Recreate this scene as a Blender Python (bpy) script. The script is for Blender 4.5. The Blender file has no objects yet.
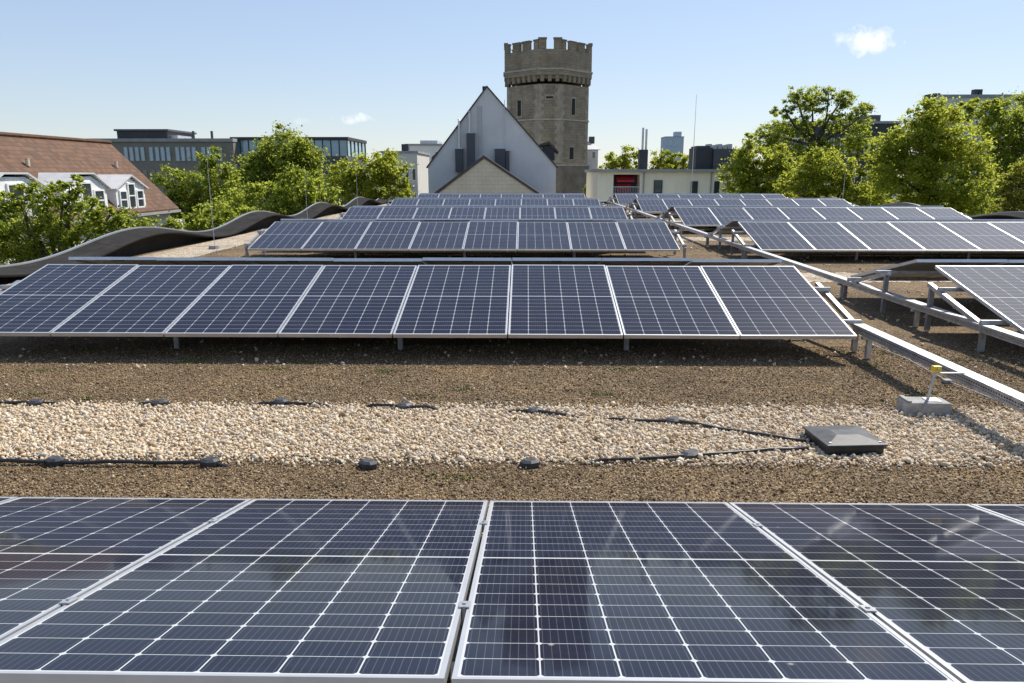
import bpy, bmesh, math, random
import numpy as np
from mathutils import Vector, Matrix, Euler

R = math.radians
D = bpy.data
SC = bpy.context.scene
COL = SC.collection

# ------------------------------------------------------------------ camera
CAM_H, PITCH, YAW, FOC = 1.67, R(12.75), 0.0176, 740.0
cam_d = D.cameras.new('camera')
cam = D.objects.new('camera', cam_d); COL.objects.link(cam)
cam.location = (0, 0, CAM_H)
cam.rotation_euler = (R(90) - PITCH, 0, YAW)
cam_d.sensor_width = 36; cam_d.lens = FOC / 1024 * 36
cam_d.clip_start = 0.05; cam_d.clip_end = 8000
SC.camera = cam

# ------------------------------------------------------------------ world, sun
SUN_EL, SUN_AZ = R(50), R(43)              # azimuth measured from +Y towards +X
w = D.worlds.new('World'); SC.world = w; w.use_nodes = True
wn, wl = w.node_tree.nodes, w.node_tree.links
wn.clear()
sky = wn.new('ShaderNodeTexSky'); sky.sky_type = 'NISHITA'; sky.sun_disc = False
sky.sun_elevation = SUN_EL; sky.sun_rotation = SUN_AZ
sky.air_density = 1.0; sky.dust_density = 0.25; sky.ozone_density = 2.6; sky.altitude = 60
bg = wn.new('ShaderNodeBackground'); bg.inputs['Strength'].default_value = 0.13
wo = wn.new('ShaderNodeOutputWorld')
# two small fair-weather clouds and a thin veil, placed by direction on the sky
def wmath(op, a, b=0.0):
    n = wn.new('ShaderNodeMath'); n.operation = op
    for i, q in enumerate((a, b)):
        if isinstance(q, (int, float)): n.inputs[i].default_value = q
        else: wl.new(q, n.inputs[i])
    return n.outputs[0]
wtc = wn.new('ShaderNodeTexCoord').outputs['Generated']
wnz = wn.new('ShaderNodeTexNoise'); wl.new(wtc, wnz.inputs['Vector']); wnz.inputs['Scale'].default_value = 58; wnz.inputs['Detail'].default_value = 6; wnz.inputs['Roughness'].default_value = .6
wmask = None
CMW = cam.rotation_euler.to_matrix()
for (cx_, cy_, rx_, ry_, dens) in ((865, 41, 24, 12, .9), (357, 119, 21, 5.5, .75), (300, 121, 12, 4, .25)):
    dv = (CMW @ Vector(((cx_ - 512) / 740, -(cy_ - 341.5) / 740, -1))).normalized()
    ux = Vector((dv.y, -dv.x, 0)).normalized(); uy = ux.cross(dv)
    def dot(v):
        n = wn.new('ShaderNodeVectorMath'); n.operation = 'DOT_PRODUCT'; wl.new(wtc, n.inputs[0]); n.inputs[1].default_value = v; return n.outputs['Value']
    a_ = wmath('DIVIDE', dot(ux), rx_ / 740); b_ = wmath('DIVIDE', dot(uy), ry_ / 740)
    r2 = wmath('ADD', wmath('MULTIPLY', a_, a_), wmath('MULTIPLY', b_, b_))
    f_ = wmath('SUBTRACT', wmath('ADD', 1.0, wmath('MULTIPLY', wmath('SUBTRACT', wnz.outputs['Fac'], .5), 4.8)), r2)
    f_ = wmath('MULTIPLY', wmath('MINIMUM', wmath('MAXIMUM', wmath('MULTIPLY', f_, .6), 0.0), 1.0), dens)
    f_ = wmath('MULTIPLY', f_, wmath('GREATER_THAN', dot(dv), .9))
    wmask = f_ if wmask is None else wmath('MAXIMUM', wmask, f_)
wmx = wn.new('ShaderNodeMix'); wmx.data_type = 'RGBA'
wwb = wn.new('ShaderNodeMix'); wwb.data_type = 'RGBA'; wwb.blend_type = 'MULTIPLY'; wwb.inputs[0].default_value = 1
wl.new(sky.outputs[0], wwb.inputs[6]); wwb.inputs[7].default_value = (1.0, .945, .985, 1)
# soften the sky's bright horizon: divide by a power of its own luminance
wbw = wn.new('ShaderNodeRGBToBW'); wl.new(wwb.outputs[2], wbw.inputs[0])
wsc = wn.new('ShaderNodeVectorMath'); wsc.operation = 'SCALE'
wl.new(wwb.outputs[2], wsc.inputs[0]); wl.new(wmath('MULTIPLY', 1.60, wmath('POWER', wmath('MAXIMUM', wbw.outputs[0], .2), -.46)), wsc.inputs['Scale'])
# a little white haze over the pure blue
wb2 = wn.new('ShaderNodeRGBToBW'); wl.new(wsc.outputs[0], wb2.inputs[0])
wv = wn.new('ShaderNodeVectorMath'); wv.operation = 'SCALE'; wv.inputs[0].default_value = (.87, .995, 1.11); wl.new(wb2.outputs[0], wv.inputs['Scale'])
wds = wn.new('ShaderNodeMix'); wds.data_type = 'RGBA'; wds.inputs[0].default_value = .38
wl.new(wsc.outputs[0], wds.inputs[6]); wl.new(wv.outputs[0], wds.inputs[7])
wl.new(wmask, wmx.inputs[0]); wl.new(wds.outputs[2], wmx.inputs[6]); wmx.inputs[7].default_value = (6.6, 6.6, 6.7, 1)
wl.new(wmx.outputs[2], bg.inputs[0]); wl.new(bg.outputs[0], wo.inputs[0])

sd = D.lights.new('sun', 'SUN'); sd.energy = 4.2; sd.angle = R(0.5); sd.color = (1, .94, .84)
so = D.objects.new('sun', sd); COL.objects.link(so)
sun_dir = Vector((math.sin(SUN_AZ) * math.cos(SUN_EL), math.cos(SUN_AZ) * math.cos(SUN_EL), math.sin(SUN_EL)))
so.rotation_euler = (-sun_dir).to_track_quat('-Z', 'Y').to_euler()
so.location = (20, 20, 40)

SC.view_settings.view_transform = 'Standard'; SC.view_settings.look = 'None'
SC.view_settings.exposure = 0.52; SC.view_settings.gamma = 1; SC.view_settings.use_curve_mapping = False
SC.render.engine = 'CYCLES'
SC.cycles.use_denoising = True
SC.cycles.max_bounces = 12; SC.cycles.diffuse_bounces = 7; SC.cycles.transparent_max_bounces = 16
SC.cycles.caustics_reflective = False; SC.cycles.caustics_refractive = False
SC.cycles.sample_clamp_indirect = 6

CM = cam.rotation_euler.to_matrix()
def at(px, py, Y):
    "a point of the place at depth Y seen at photograph pixel px, py"
    d = CM @ Vector(((px - 512) / FOC, -(py - 341.5) / FOC, -1))
    s = Y / d.y
    return Vector((d.x * s, Y, CAM_H + d.z * s))
def zat(py, Y): return at(525, py, Y).z
def xat(px, Y, py=180): return at(px, py, Y).x

GZ = -12.0                                  # street level below the roof

# ------------------------------------------------------------------ helpers
class MB:
    def __init__(s): s.v = []; s.f = []
    def add(s, vs, fs):
        o = len(s.v); s.v += [tuple(v) for v in vs]; s.f += [tuple(i + o for i in f) for f in fs]; return s
    def quad(s, a, b, c, d): return s.add([a, b, c, d], [(0, 1, 2, 3)])
    def poly(s, pts): return s.add(pts, [tuple(range(len(pts)))])
    def box(s, x0, x1, y0, y1, z0, z1, m=None):
        vs = [Vector((x, y, z)) for z in (z0, z1) for y in (y0, y1) for x in (x0, x1)]
        if m: vs = [m @ v for v in vs]
        return s.add(vs, [(0, 2, 3, 1), (4, 5, 7, 6), (0, 1, 5, 4), (2, 6, 7, 3), (0, 4, 6, 2), (1, 3, 7, 5)])
    def bar(s, a, b, wd, ht, up=Vector((0, 0, 1))):
        a, b = Vector(a), Vector(b); d = (b - a).normalized()
        x = d.cross(Vector(up)).normalized() * wd / 2
        z = x.cross(d).normalized() * ht / 2
        vs = [p + sx * x + sz * z for p in (a, b) for sz in (-1, 1) for sx in (-1, 1)]
        return s.add(vs, [(0, 1, 3, 2), (4, 6, 7, 5), (0, 4, 5, 1), (2, 3, 7, 6), (0, 2, 6, 4), (1, 5, 7, 3)])
    def tube(s, pts, rad, n=8, caps=True):
        pts = [Vector(p) for p in pts]
        rs = rad if isinstance(rad, (list, tuple)) else [rad] * len(pts)
        rings = []
        prev = None
        for i, p in enumerate(pts):
            t = (pts[min(i + 1, len(pts) - 1)] - pts[max(i - 1, 0)]).normalized()
            ref = prev if prev is not None else (Vector((1, 0, 0)) if abs(t.x) < .9 else Vector((0, 1, 0)))
            u = (ref - t * ref.dot(t)).normalized(); prev = u
            v = t.cross(u)
            rings.append([p + (u * math.cos(k * 2 * math.pi / n) + v * math.sin(k * 2 * math.pi / n)) * rs[i] for k in range(n)])
        vs = [q for r in rings for q in r]
        fs = []
        for i in range(len(rings) - 1):
            for k in range(n):
                a = i * n + k; b = i * n + (k + 1) % n
                fs.append((a, b, b + n, a + n))
        if caps:
            fs.append(tuple(range(n - 1, -1, -1))); fs.append(tuple((len(rings) - 1) * n + k for k in range(n)))
        return s.add(vs, fs)
    def prism(s, pts2, axis, c0, c1):
        "extrude a 2-D outline; axis 'y': outline in x,z; 'x': outline in y,z; 'z': outline in x,y"
        def P(a, b, c):
            return {'y': (a, c, b), 'x': (c, a, b), 'z': (a, b, c)}[axis]
        n = len(pts2)
        vs = [P(a, b, c0) for a, b in pts2] + [P(a, b, c1) for a, b in pts2]
        return s.add(vs, [tuple(range(n - 1, -1, -1)), tuple(range(n, 2 * n))] + [(i, (i + 1) % n, n + (i + 1) % n, n + i) for i in range(n)])
    def build(s, name, mat, parent=None, smooth=False, fix=True, bevel=0):
        me = D.meshes.new(name); me.from_pydata(s.v, [], s.f)
        if fix:
            bm = bmesh.new(); bm.from_mesh(me); bmesh.ops.recalc_face_normals(bm, faces=bm.faces); bm.to_mesh(me); bm.free()
        me.materials.append(mat)
        if smooth: me.polygons.foreach_set('use_smooth', [True] * len(me.polygons))
        o = D.objects.new(name, me); COL.objects.link(o)
        if parent: o.parent = parent
        if bevel:
            b = o.modifiers.new('bevel', 'BEVEL'); b.width = bevel; b.segments = 2; b.limit_method = 'ANGLE'
        return o

def np_mesh(name, V, F, mat, parent=None, smooth=False):
    V = np.asarray(V, np.float32); F = np.asarray(F, np.int32); k = F.shape[1]
    me = D.meshes.new(name)
    me.vertices.add(len(V)); me.vertices.foreach_set('co', V.ravel())
    me.loops.add(F.size); me.loops.foreach_set('vertex_index', F.ravel())
    me.polygons.add(len(F)); me.polygons.foreach_set('loop_start', np.arange(0, F.size, k, dtype=np.int32))
    me.polygons.foreach_set('loop_total', np.full(len(F), k, np.int32))
    if smooth: me.polygons.foreach_set('use_smooth', np.ones(len(F), bool))
    me.update(); me.validate(); me.materials.append(mat)
    o = D.objects.new(name, me); COL.objects.link(o)
    if parent: o.parent = parent
    return o

def tag(o, label=None, cat=None, group=None, kind=None):
    if label: o['label'] = label
    if cat: o['category'] = cat
    if group: o['group'] = group
    if kind: o['kind'] = kind
    return o
def empty(name, loc=(0, 0, 0), label=None, cat=None, group=None, rz=0):
    o = D.objects.new(name, None); COL.objects.link(o); o.location = loc; o.rotation_euler = (0, 0, rz)
    o.empty_display_size = .2
    return tag(o, label, cat, group)
def copy_tree(o, parent=None):
    c = o.copy(); COL.objects.link(c)
    if parent is not None: c.parent = parent
    for ch in list(o.children): copy_tree(ch, c)
    return c

# ------------------------------------------------------------------ materials
class NT:
    def __init__(s, name):
        s.m = D.materials.new(name); s.m.use_nodes = True
        s.n, s.l = s.m.node_tree.nodes, s.m.node_tree.links
        s.b = s.n['Principled BSDF']; s.out = s.n['Material Output']
    def lk(s, a, b):
        if isinstance(a, (int, float)): b.default_value = a
        elif isinstance(a, tuple): b.default_value = a if len(a) == len(b.default_value) else (*a, 1)
        else: s.l.new(a, b)
    def math(s, op, a, b=0.0, c=0.0):
        n = s.n.new('ShaderNodeMath'); n.operation = op
        for i, q in enumerate((a, b, c)): s.lk(q, n.inputs[i])
        return n.outputs[0]
    def coord(s, which='Object'):
        return s.n.new('ShaderNodeTexCoord').outputs[which]
    def geo(s, which='Position'): return s.n.new('ShaderNodeNewGeometry').outputs[which]
    def map(s, v, scale=(1, 1, 1), rot=(0, 0, 0), loc=(0, 0, 0)):
        n = s.n.new('ShaderNodeMapping'); s.lk(v, n.inputs[0])
        n.inputs['Scale'].default_value = scale; n.inputs['Rotation'].default_value = rot; n.inputs['Location'].default_value = loc
        return n.outputs[0]
    def sep(s, v):
        n = s.n.new('ShaderNodeSeparateXYZ'); s.lk(v, n.inputs[0]); return n.outputs
    def noise(s, v, scale, detail=4, rough=.55, which='Fac'):
        n = s.n.new('ShaderNodeTexNoise'); s.lk(v, n.inputs['Vector'])
        n.inputs['Scale'].default_value = scale; n.inputs['Detail'].default_value = detail; n.inputs['Roughness'].default_value = rough
        return n.outputs[which]
    def voro(s, v, scale, which='Color', feature='F1'):
        n = s.n.new('ShaderNodeTexVoronoi'); n.feature = feature; s.lk(v, n.inputs['Vector']); n.inputs['Scale'].default_value = scale
        return n.outputs[which]
    def ramp(s, f, stops, interp='LINEAR'):
        n = s.n.new('ShaderNodeValToRGB'); s.lk(f, n.inputs[0]); r = n.color_ramp; r.interpolation = interp
        while len(r.elements) < len(stops): r.elements.new(.5)
        for e, (p, c) in zip(r.elements, stops):
            e.position = p; e.color = (*c, 1) if not isinstance(c, (int, float)) else (c, c, c, 1)
        return n.outputs[0]
    def mix(s, f, a, b, bt='MIX'):
        n = s.n.new('ShaderNodeMix'); n.data_type = 'RGBA'; n.blend_type = bt
        s.lk(f, n.inputs[0]); s.lk(a, n.inputs[6]); s.lk(b, n.inputs[7]); return n.outputs[2]
    def bump(s, h, st=.5, dist=.01):
        n = s.n.new('ShaderNodeBump'); s.lk(h, n.inputs['Height']); n.inputs['Strength'].default_value = st; n.inputs['Distance'].default_value = dist
        s.l.new(n.outputs[0], s.b.inputs['Normal']); return n
    def set(s, **kw):
        for k, v in kw.items(): s.lk(v, s.b.inputs[k.replace('_', ' ')])
        return s

def simple(name, col, rough=.6, metal=0, var=.12, nscale=3, bump=0, bscale=40, spec=.5, streak=0):
    t = NT(name); c = t.geo()
    n = t.noise(c, nscale, 5, .6)
    d = tuple(max(0, x * (1 - var * 1.6)) for x in col); b = tuple(min(1, x * (1 + var)) for x in col)
    cc = t.ramp(n, [(.3, d), (.7, b)])
    if streak:
        s = t.noise(t.map(c, (1.2, 1.2, .08)), 3, 4, .6)
        cc = t.mix(t.math('MULTIPLY', t.ramp(s, [(.45, 0), (.75, 1)]), streak), cc, tuple(x * .45 for x in col))
    t.set(Base_Color=cc, Roughness=rough, Metallic=metal, Specular_IOR_Level=spec)
    if bump: t.bump(t.noise(c, bscale, 4, .6), bump, .01)
    return t.m

M = {}
M['alu'] = simple('aluminium', (.66, .66, .66), .42, .7, .06, 6)
M['galv'] = simple('galvanised_steel', (.50, .51, .52), .48, .75, .2, 14)
M['shaded_leg_steel'] = simple('shaded_leg_steel', (.33, .33, .33), .55, .7, .2, 9)  # galvanised steel with the shade under the rows darkened into its colour
M['wire'] = simple('wire_metal', (.42, .43, .44), .4, .8, .1, 9)
M['backsheet'] = simple('white_backsheet', (.62, .62, .60), .6, 0, .05, 3)
M['black_plastic'] = simple('black_plastic', (.022, .023, .026), .42, 0, .3, 20, .15, 60)
M['dusty_plastic'] = simple('dusty_black_plastic', (.045, .047, .052), .55, 0, .4, 14, .1, 30)
M['concrete'] = simple('concrete_block', (.36, .35, .33), .85, 0, .18, 18, .5, 90)
M['yellow'] = simple('yellow_plastic', (.75, .55, .02), .4, 0, .05)
M['rod'] = simple('light_rod', (.62, .63, .64), .4, .4, .05)

# photovoltaic glass ------------------------------------------------
PW, PL, PITCHX = 1.039, 1.755, 1.05
def mk_cells():
    t = NT('solar_cells')
    x, y, z = t.sep(t.coord('Object'))
    cw = .1682; ch = .0855; nx = 6
    u = t.math('DIVIDE', t.math('ADD', x, cw * 3), cw)
    fu = t.math('FRACT', u)
    du = t.math('MULTIPLY', t.math('MINIMUM', fu, t.math('SUBTRACT', 1, fu)), cw)
    yy = t.math('SUBTRACT', t.math('ABSOLUTE', t.math('SUBTRACT', y, PL / 2)), .0045)
    v = t.math('DIVIDE', yy, ch)
    fv = t.math('FRACT', v)
    dv = t.math('MULTIPLY', t.math('MINIMUM', fv, t.math('SUBTRACT', 1, fv)), ch)
    lu = t.math('LESS_THAN', du, .0018)
    lv = t.math('LESS_THAN', dv, .0011)
    dm = t.math('LESS_THAN', t.math('ADD', du, dv), .0095)
    mid = t.math('LESS_THAN', yy, 0.0)
    ox = t.math('GREATER_THAN', t.math('ABSOLUTE', x), cw * 3)
    oy = t.math('GREATER_THAN', v, 10.0)
    line = lu
    for q in (lv, dm, mid, ox, oy): line = t.math('MAXIMUM', line, q)
    fb = t.math('FRACT', t.math('MULTIPLY', u, 9.0))
    bus = t.math('LESS_THAN', t.math('ABSOLUTE', t.math('SUBTRACT', fb, .5)), .045)
    ff = t.math('FRACT', t.math('MULTIPLY', y, 1 / .0032))
    oi = t.n.new('ShaderNodeObjectInfo').outputs['Random']
    cellid = t.n.new('ShaderNodeTexWhiteNoise'); cellid.noise_dimensions = '3D'
    cx = t.n.new('ShaderNodeCombineXYZ')
    t.lk(t.math('FLOOR', u), cx.inputs[0]); t.lk(t.math('FLOOR', t.math('DIVIDE', y, ch)), cx.inputs[1]); t.lk(t.math('MULTIPLY', oi, 57.0), cx.inputs[2])
    t.lk(cx.outputs[0], cellid.inputs['Vector'])
    cell = t.mix(cellid.outputs['Value'], (.003, .0042, .016), (.005, .007, .023))
    cell = t.mix(t.math('MULTIPLY', bus, .13), cell, (.42, .44, .48))
    base = t.mix(line, cell, (.50, .51, .52))
    g = t.geo()
    dust = t.ramp(t.noise(t.map(g, (1, 1, 1)), 2.3, 6, .65), [(.35, .003), (.7, .02)])
    spots = t.ramp(t.voro(g, 3.1, 'Distance'), [(.012, .5), (.028, 0)])
    base = t.mix(t.math('MAXIMUM', dust, spots), base, (.50, .47, .42))
    rg = t.ramp(t.noise(g, 4.0, 5, .6), [(.3, .03), (.7, .08)])
    t.set(Base_Color=base, Roughness=.42, Specular_IOR_Level=.04, Coat_Weight=.72, Coat_Roughness=rg, Coat_IOR=1.28)
    return t.m
M['cells'] = mk_cells()

# gravel of the roof ------------------------------------------------
def mk_substrate():
    t = NT('brown_substrate'); g = t.geo()
    vc = t.sep(t.voro(g, 95, 'Color'))[0]
    vd = t.voro(g, 95, 'Distance')
    big = t.noise(g, 1.1, 6, .65)
    fine = t.noise(g, 60, 3, .7)
    c1 = t.ramp(vc, [(0, (.070, .048, .028)), (.35, (.15, .108, .064)), (.7, (.25, .185, .112)), (.9, (.36, .29, .195)), (1, (.50, .43, .33))])
    tint = t.ramp(big, [(.32, (.58, .54, .46)), (.52, (.95, .87, .76)), (.72, (1.32, 1.16, .90))])
    c = t.mix(1.0, c1, tint, 'MULTIPLY')
    moss = t.ramp(t.noise(t.map(g, (1, 1.6, 1), (0, 0, 0), (5, 3, 0)), 1.7, 7, .7), [(.64, 0), (.76, .5)])
    c = t.mix(moss, c, (.085, .085, .028))
    t.set(Base_Color=c, Roughness=.92, Specular_IOR_Level=.25)
    h = t.math('ADD', t.math('MULTIPLY', vd, -1.0), t.math('MULTIPLY', fine, .6))
    t.bump(h, 1.0, .012)
    return t.m
M['substrate'] = mk_substrate()
def mk_strip():
    t = NT('light_gravel'); g = t.geo()
    vc = t.sep(t.voro(g, 34, 'Color'))[0]; vd = t.voro(g, 34, 'Distance')
    c = t.ramp(vc, [(0, (.20, .14, .085)), (.3, (.40, .32, .22)), (.7, (.55, .46, .34)), (1, (.68, .62, .52))])
    n = t.noise(g, 1.3, 5, .6)
    c = t.mix(t.ramp(n, [(.45, 0), (.72, .6)]), c, (.20, .155, .10))
    t.set(Base_Color=c, Roughness=.9, Specular_IOR_Level=.25); t.bump(t.math('MULTIPLY', vd, -1.0), 1.0, .02)
    return t.m
M['strip'] = mk_strip()
def island(name, stops, rough=.85):
    t = NT(name); r = t.geo('Random Per Island')
    c = t.ramp(r, stops); n = t.noise(t.geo(), 120, 3, .6)
    c = t.mix(t.ramp(n, [(.35, .25), (.65, 0)]), c, (.16, .12, .08))
    t.set(Base_Color=c, Roughness=rough, Specular_IOR_Level=.3); return t.m
M['pebble'] = island('pebble_stone', [(0, (.28, .18, .095)), (.1, (.48, .34, .20)), (.3, (.64, .50, .33)), (.6, (.72, .60, .43)), (.85, (.78, .69, .54)), (.95, (.44, .39, .33)), (1, (.62, .54, .43))])
M['grain'] = island('substrate_grain', [(0, (.08, .050, .026)), (.4, (.20, .132, .068)), (.75, (.34, .235, .125)), (.93, (.47, .37, .235)), (1, (.64, .55, .41))])
M['moss'] = island('moss', [(0, (.05, .07, .012)), (.5, (.10, .12, .02)), (1, (.17, .16, .04))])

def mk_membrane():
    t = NT('roof_membrane'); g = t.geo()
    n = t.noise(g, 2.0, 6, .65); f = t.noise(g, 220, 2, .7)
    c = t.mix(t.ramp(f, [(.35, 0), (.7, .5)]), t.ramp(n, [(.3, (.018, .017, .016)), (.7, (.034, .032, .030))]), (.05, .047, .044))
    sy = t.math('FRACT', t.math('MULTIPLY', t.sep(g)[1], 1 / 2.4))
    c = t.mix(t.math('MULTIPLY', t.math('LESS_THAN', sy, .012), .8), c, (.008, .008, .008))
    c = t.mix(t.ramp(t.noise(t.map(g, (3, .5, 3)), 2.0, 6, .7), [(.5, 0), (.75, .35)]), c, (.085, .078, .068))
    t.set(Base_Color=c, Roughness=1, Specular_IOR_Level=.08); t.bump(f, .35, .004); return t.m
M['membrane'] = mk_membrane()
M['membrane_dark'] = simple('dark_bitumen', (.018, .016, .014), 1, 0, .25, 3, .4, 120)
M['drip'] = simple('drip_metal', (.55, .56, .57), .4, .7, .08)

# ground ------------------------------------------------------------
def mk_ground():
    t = NT('ground_cover'); g = t.geo()
    n = t.noise(g, .012, 6, .6); f = t.noise(g, .7, 4, .6)
    a = t.ramp(f, [(.3, (.035, .055, .016)), (.7, (.075, .10, .03))])
    c = t.mix(t.ramp(n, [(.48, 0), (.54, 1)]), a, (.13, .125, .12))
    t.set(Base_Color=c, Roughness=.95); return t.m
M['ground'] = mk_ground()
M['asphalt'] = simple('asphalt', (.05, .05, .052), .9, 0, .15, 1, .3, 60)
M['paving'] = simple('paving', (.24, .23, .22), .9, 0, .15, 2)
M['white_paint'] = simple('road_paint', (.75, .75, .73), .7, 0, .1, 5)

# walls -------------------------------------------------------------
M['render_blue'] = simple('blue_grey_render', (.64, .64, .63), .9, 0, .05, .7, .2, 30, streak=.08)
def mk_beige():
    t = NT('beige_panel_wall'); p = t.geo(); x, y, z = t.sep(p)
    n = t.noise(p, .9, 5, .6)
    c = t.ramp(n, [(.3, (.56, .49, .37)), (.7, (.68, .60, .46))])
    b = t.n.new('ShaderNodeTexBrick'); cx = t.n.new('ShaderNodeCombineXYZ'); t.lk(t.math('ADD', x, t.math('MULTIPLY', y, .7)), cx.inputs[0]); t.lk(z, cx.inputs[1])
    t.lk(cx.outputs[0], b.inputs['Vector']); b.inputs['Scale'].default_value = 1; b.inputs['Brick Width'].default_value = .6; b.inputs['Row Height'].default_value = .3
    b.inputs['Mortar Size'].default_value = .012
    c = t.mix(t.math('MULTIPLY', b.outputs['Fac'], .45), c, (.22, .18, .13))
    t.set(Base_Color=c, Roughness=.9); return t.m
M['beige'] = mk_beige()
M['cream'] = simple('cream_render', (.86, .79, .62), .9, 0, .05, .6, .15, 30, streak=.12)
M['white_wall'] = simple('white_wall', (.72, .71, .68), .85, 0, .05, .8, streak=.1)
M['pale_wall'] = simple('pale_wall', (.62, .60, .55), .85, 0, .06, .5, streak=.1)
M['hazed_concrete'] = simple('hazed_concrete', (.46, .52, .60), .85, 0, .05, .1)  # distance haze put into the colour as a pale blue
M['stone_facade'] = simple('stone_facade', (.23, .205, .17), .85, 0, .12, .5)
M['dark_clad'] = simple('dark_cladding', (.032, .036, .044), .55, 0, .2, 1.2)
M['grey_clad'] = simple('grey_cladding', (.085, .088, .10), .6, .2, .12, 1.0)
M['white_frame'] = simple('white_frame', (.82, .82, .80), .5, 0, .03)
M['zinc'] = simple('zinc_sheet', (.55, .57, .58), .5, .4, .1, 1.5)
M['pale_zinc'] = simple('pale_zinc', (.60, .60, .59), .7, .1, .1, 1.5)
M['steel_flue'] = simple('steel_flue', (.55, .56, .57), .35, .7, .08)
M['grey_slab'] = simple('grey_roof_edge', (.32, .32, .31), .8, 0, .1, 1)
M['red_awning'] = simple('red_awning', (.42, .02, .04), .7, 0, .1, 2)
M['dark_roof'] = simple('dark_slate_roof', (.075, .062, .055), .7, 0, .2, 3, .4, 20)
def mk_glass(name, col, rough=.06):
    t = NT(name); n = t.noise(t.geo(), .5, 2)
    t.set(Base_Color=t.ramp(n, [(.3, tuple(c * .7 for c in col)), (.7, col)]), Roughness=rough, Specular_IOR_Level=.9, Coat_Weight=.6, Coat_Roughness=.03)
    return t.m
M['glass'] = mk_glass('window_glass', (.045, .06, .065))
M['green_glass'] = mk_glass('green_glass', (.05, .10, .085))
M['blue_glass'] = mk_glass('blue_glass', (.13, .33, .45))
M['sky_tinted_glass'] = mk_glass('sky_tinted_glass', (.22, .42, .55))  # light blue sky reflection put into the base colour
def mk_tiles():
    t = NT('clay_roof_tiles'); p = t.geo(); x, y, z = t.sep(p)
    row = t.math('MULTIPLY', z, 1 / .22); fr = t.math('FRACT', row)
    cid = t.n.new('ShaderNodeTexWhiteNoise'); cid.noise_dimensions = '2D'; cx = t.n.new('ShaderNodeCombineXYZ')
    t.lk(t.math('FLOOR', row), cx.inputs[0]); t.lk(t.math('FLOOR', t.math('MULTIPLY', y, 1 / .3)), cx.inputs[1]); t.lk(cx.outputs[0], cid.inputs[0])
    c = t.ramp(cid.outputs['Value'], [(0, (.075, .034, .014)), (.5, (.115, .051, .020)), (1, (.155, .072, .031))])
    n = t.noise(p, .6, 6, .65); c = t.mix(t.ramp(n, [(.42, 0), (.75, .45)]), c, (.12, .072, .05))
    c = t.mix(t.math('MULTIPLY', t.math('LESS_THAN', fr, .2), .75), c, (.07, .03, .02))
    t.set(Base_Color=c, Roughness=.8); t.bump(fr, .6, .05); return t.m
M['tiles'] = mk_tiles()
def mk_stone():
    t = NT('tower_stone'); p = t.coord('Object'); g = t.geo(); nrm = t.geo('Normal')
    x, y, z = t.sep(p)
    uu = t.math('SUBTRACT', t.math('MULTIPLY', x, t.sep(nrm)[1]), t.math('MULTIPLY', y, t.sep(nrm)[0]))
    cx = t.n.new('ShaderNodeCombineXYZ'); t.lk(uu, cx.inputs[0]); t.lk(z, cx.inputs[1])
    b = t.n.new('ShaderNodeTexBrick'); t.lk(cx.outputs[0], b.inputs['Vector']); b.inputs['Scale'].default_value = 1
    b.inputs['Brick Width'].default_value = .7; b.inputs['Row Height'].default_value = .3; b.inputs['Mortar Size'].default_value = .02
    b.inputs['Color1'].default_value = (.285, .23, .16, 1); b.inputs['Color2'].default_value = (.375, .31, .225, 1); b.inputs['Mortar'].default_value = (.24, .20, .15, 1)
    n = t.noise(g, .55, 7, .65)
    c = t.mix(1, b.outputs['Color'], t.ramp(n, [(.3, (.70, .68, .66)), (.7, (1.15, 1.12, 1.06))]), 'MULTIPLY')
    s = t.noise(t.map(g, (1, 1, .12)), 1.1, 5, .6)
    c = t.mix(t.ramp(s, [(.5, 0), (.75, .35)]), c, (.10, .088, .07))
    t.set(Base_Color=c, Roughness=.92); t.bump(t.math('ADD', b.outputs['Fac'], t.noise(g, 3, 4)), .4, .06); return t.m
M['stone'] = mk_stone()
M['quoin'] = simple('pale_quoin_stone', (.37, .31, .235), .9, 0, .2, 1.2)
M['stone_dark'] = simple('weathered_stone', (.225, .185, .14), .92, 0, .22, .9, .4, 5)
M['slit'] = simple('recess_shade', (.02, .02, .02), .9)  # near-black colour painted in for the shade inside openings
M['trim_stone'] = simple('pale_trim_stone', (.42, .385, .32), .85, 0, .15, 2)

def mk_leaf(name, a, b, c, trans=.5):
    t = NT(name); r = t.geo('Random Per Island')
    col = t.ramp(r, [(0, a), (.55, b), (1, c)])
    big = t.noise(t.geo(), .55, 3, .5)
    col = t.mix(1, col, t.ramp(big, [(.35, (.72, .80, .75)), (.65, (1.22, 1.12, .9))]), 'MULTIPLY')
    t.set(Base_Color=col, Roughness=.5, Specular_IOR_Level=.35)
    tr = t.n.new('ShaderNodeBsdfTranslucent'); t.lk(t.mix(.68, col, (.60, .66, .09)), tr.inputs[0])
    mx = t.n.new('ShaderNodeMixShader'); mx.inputs[0].default_value = trans
    t.l.new(t.b.outputs[0], mx.inputs[1]); t.l.new(tr.outputs[0], mx.inputs[2]); t.l.new(mx.outputs[0], t.out.inputs[0])
    return t.m
M['leaf_green'] = mk_leaf('leaves_green', (.085, .125, .02), (.13, .18, .028), (.20, .24, .04), .68)
M['leaf_dark'] = mk_leaf('leaves_dark', (.065, .105, .02), (.10, .145, .026), (.15, .19, .035), .64)
M['leaf_yellow'] = mk_leaf('leaves_yellow', (.17, .195, .02), (.24, .26, .03), (.33, .33, .042), .70)
M['leaf_olive'] = mk_leaf('leaves_olive', (.12, .105, .022), (.17, .14, .03), (.22, .19, .045), .55)
M['bark'] = simple('bark', (.075, .06, .045), .9, 0, .25, 2, .6, 12)

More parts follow.
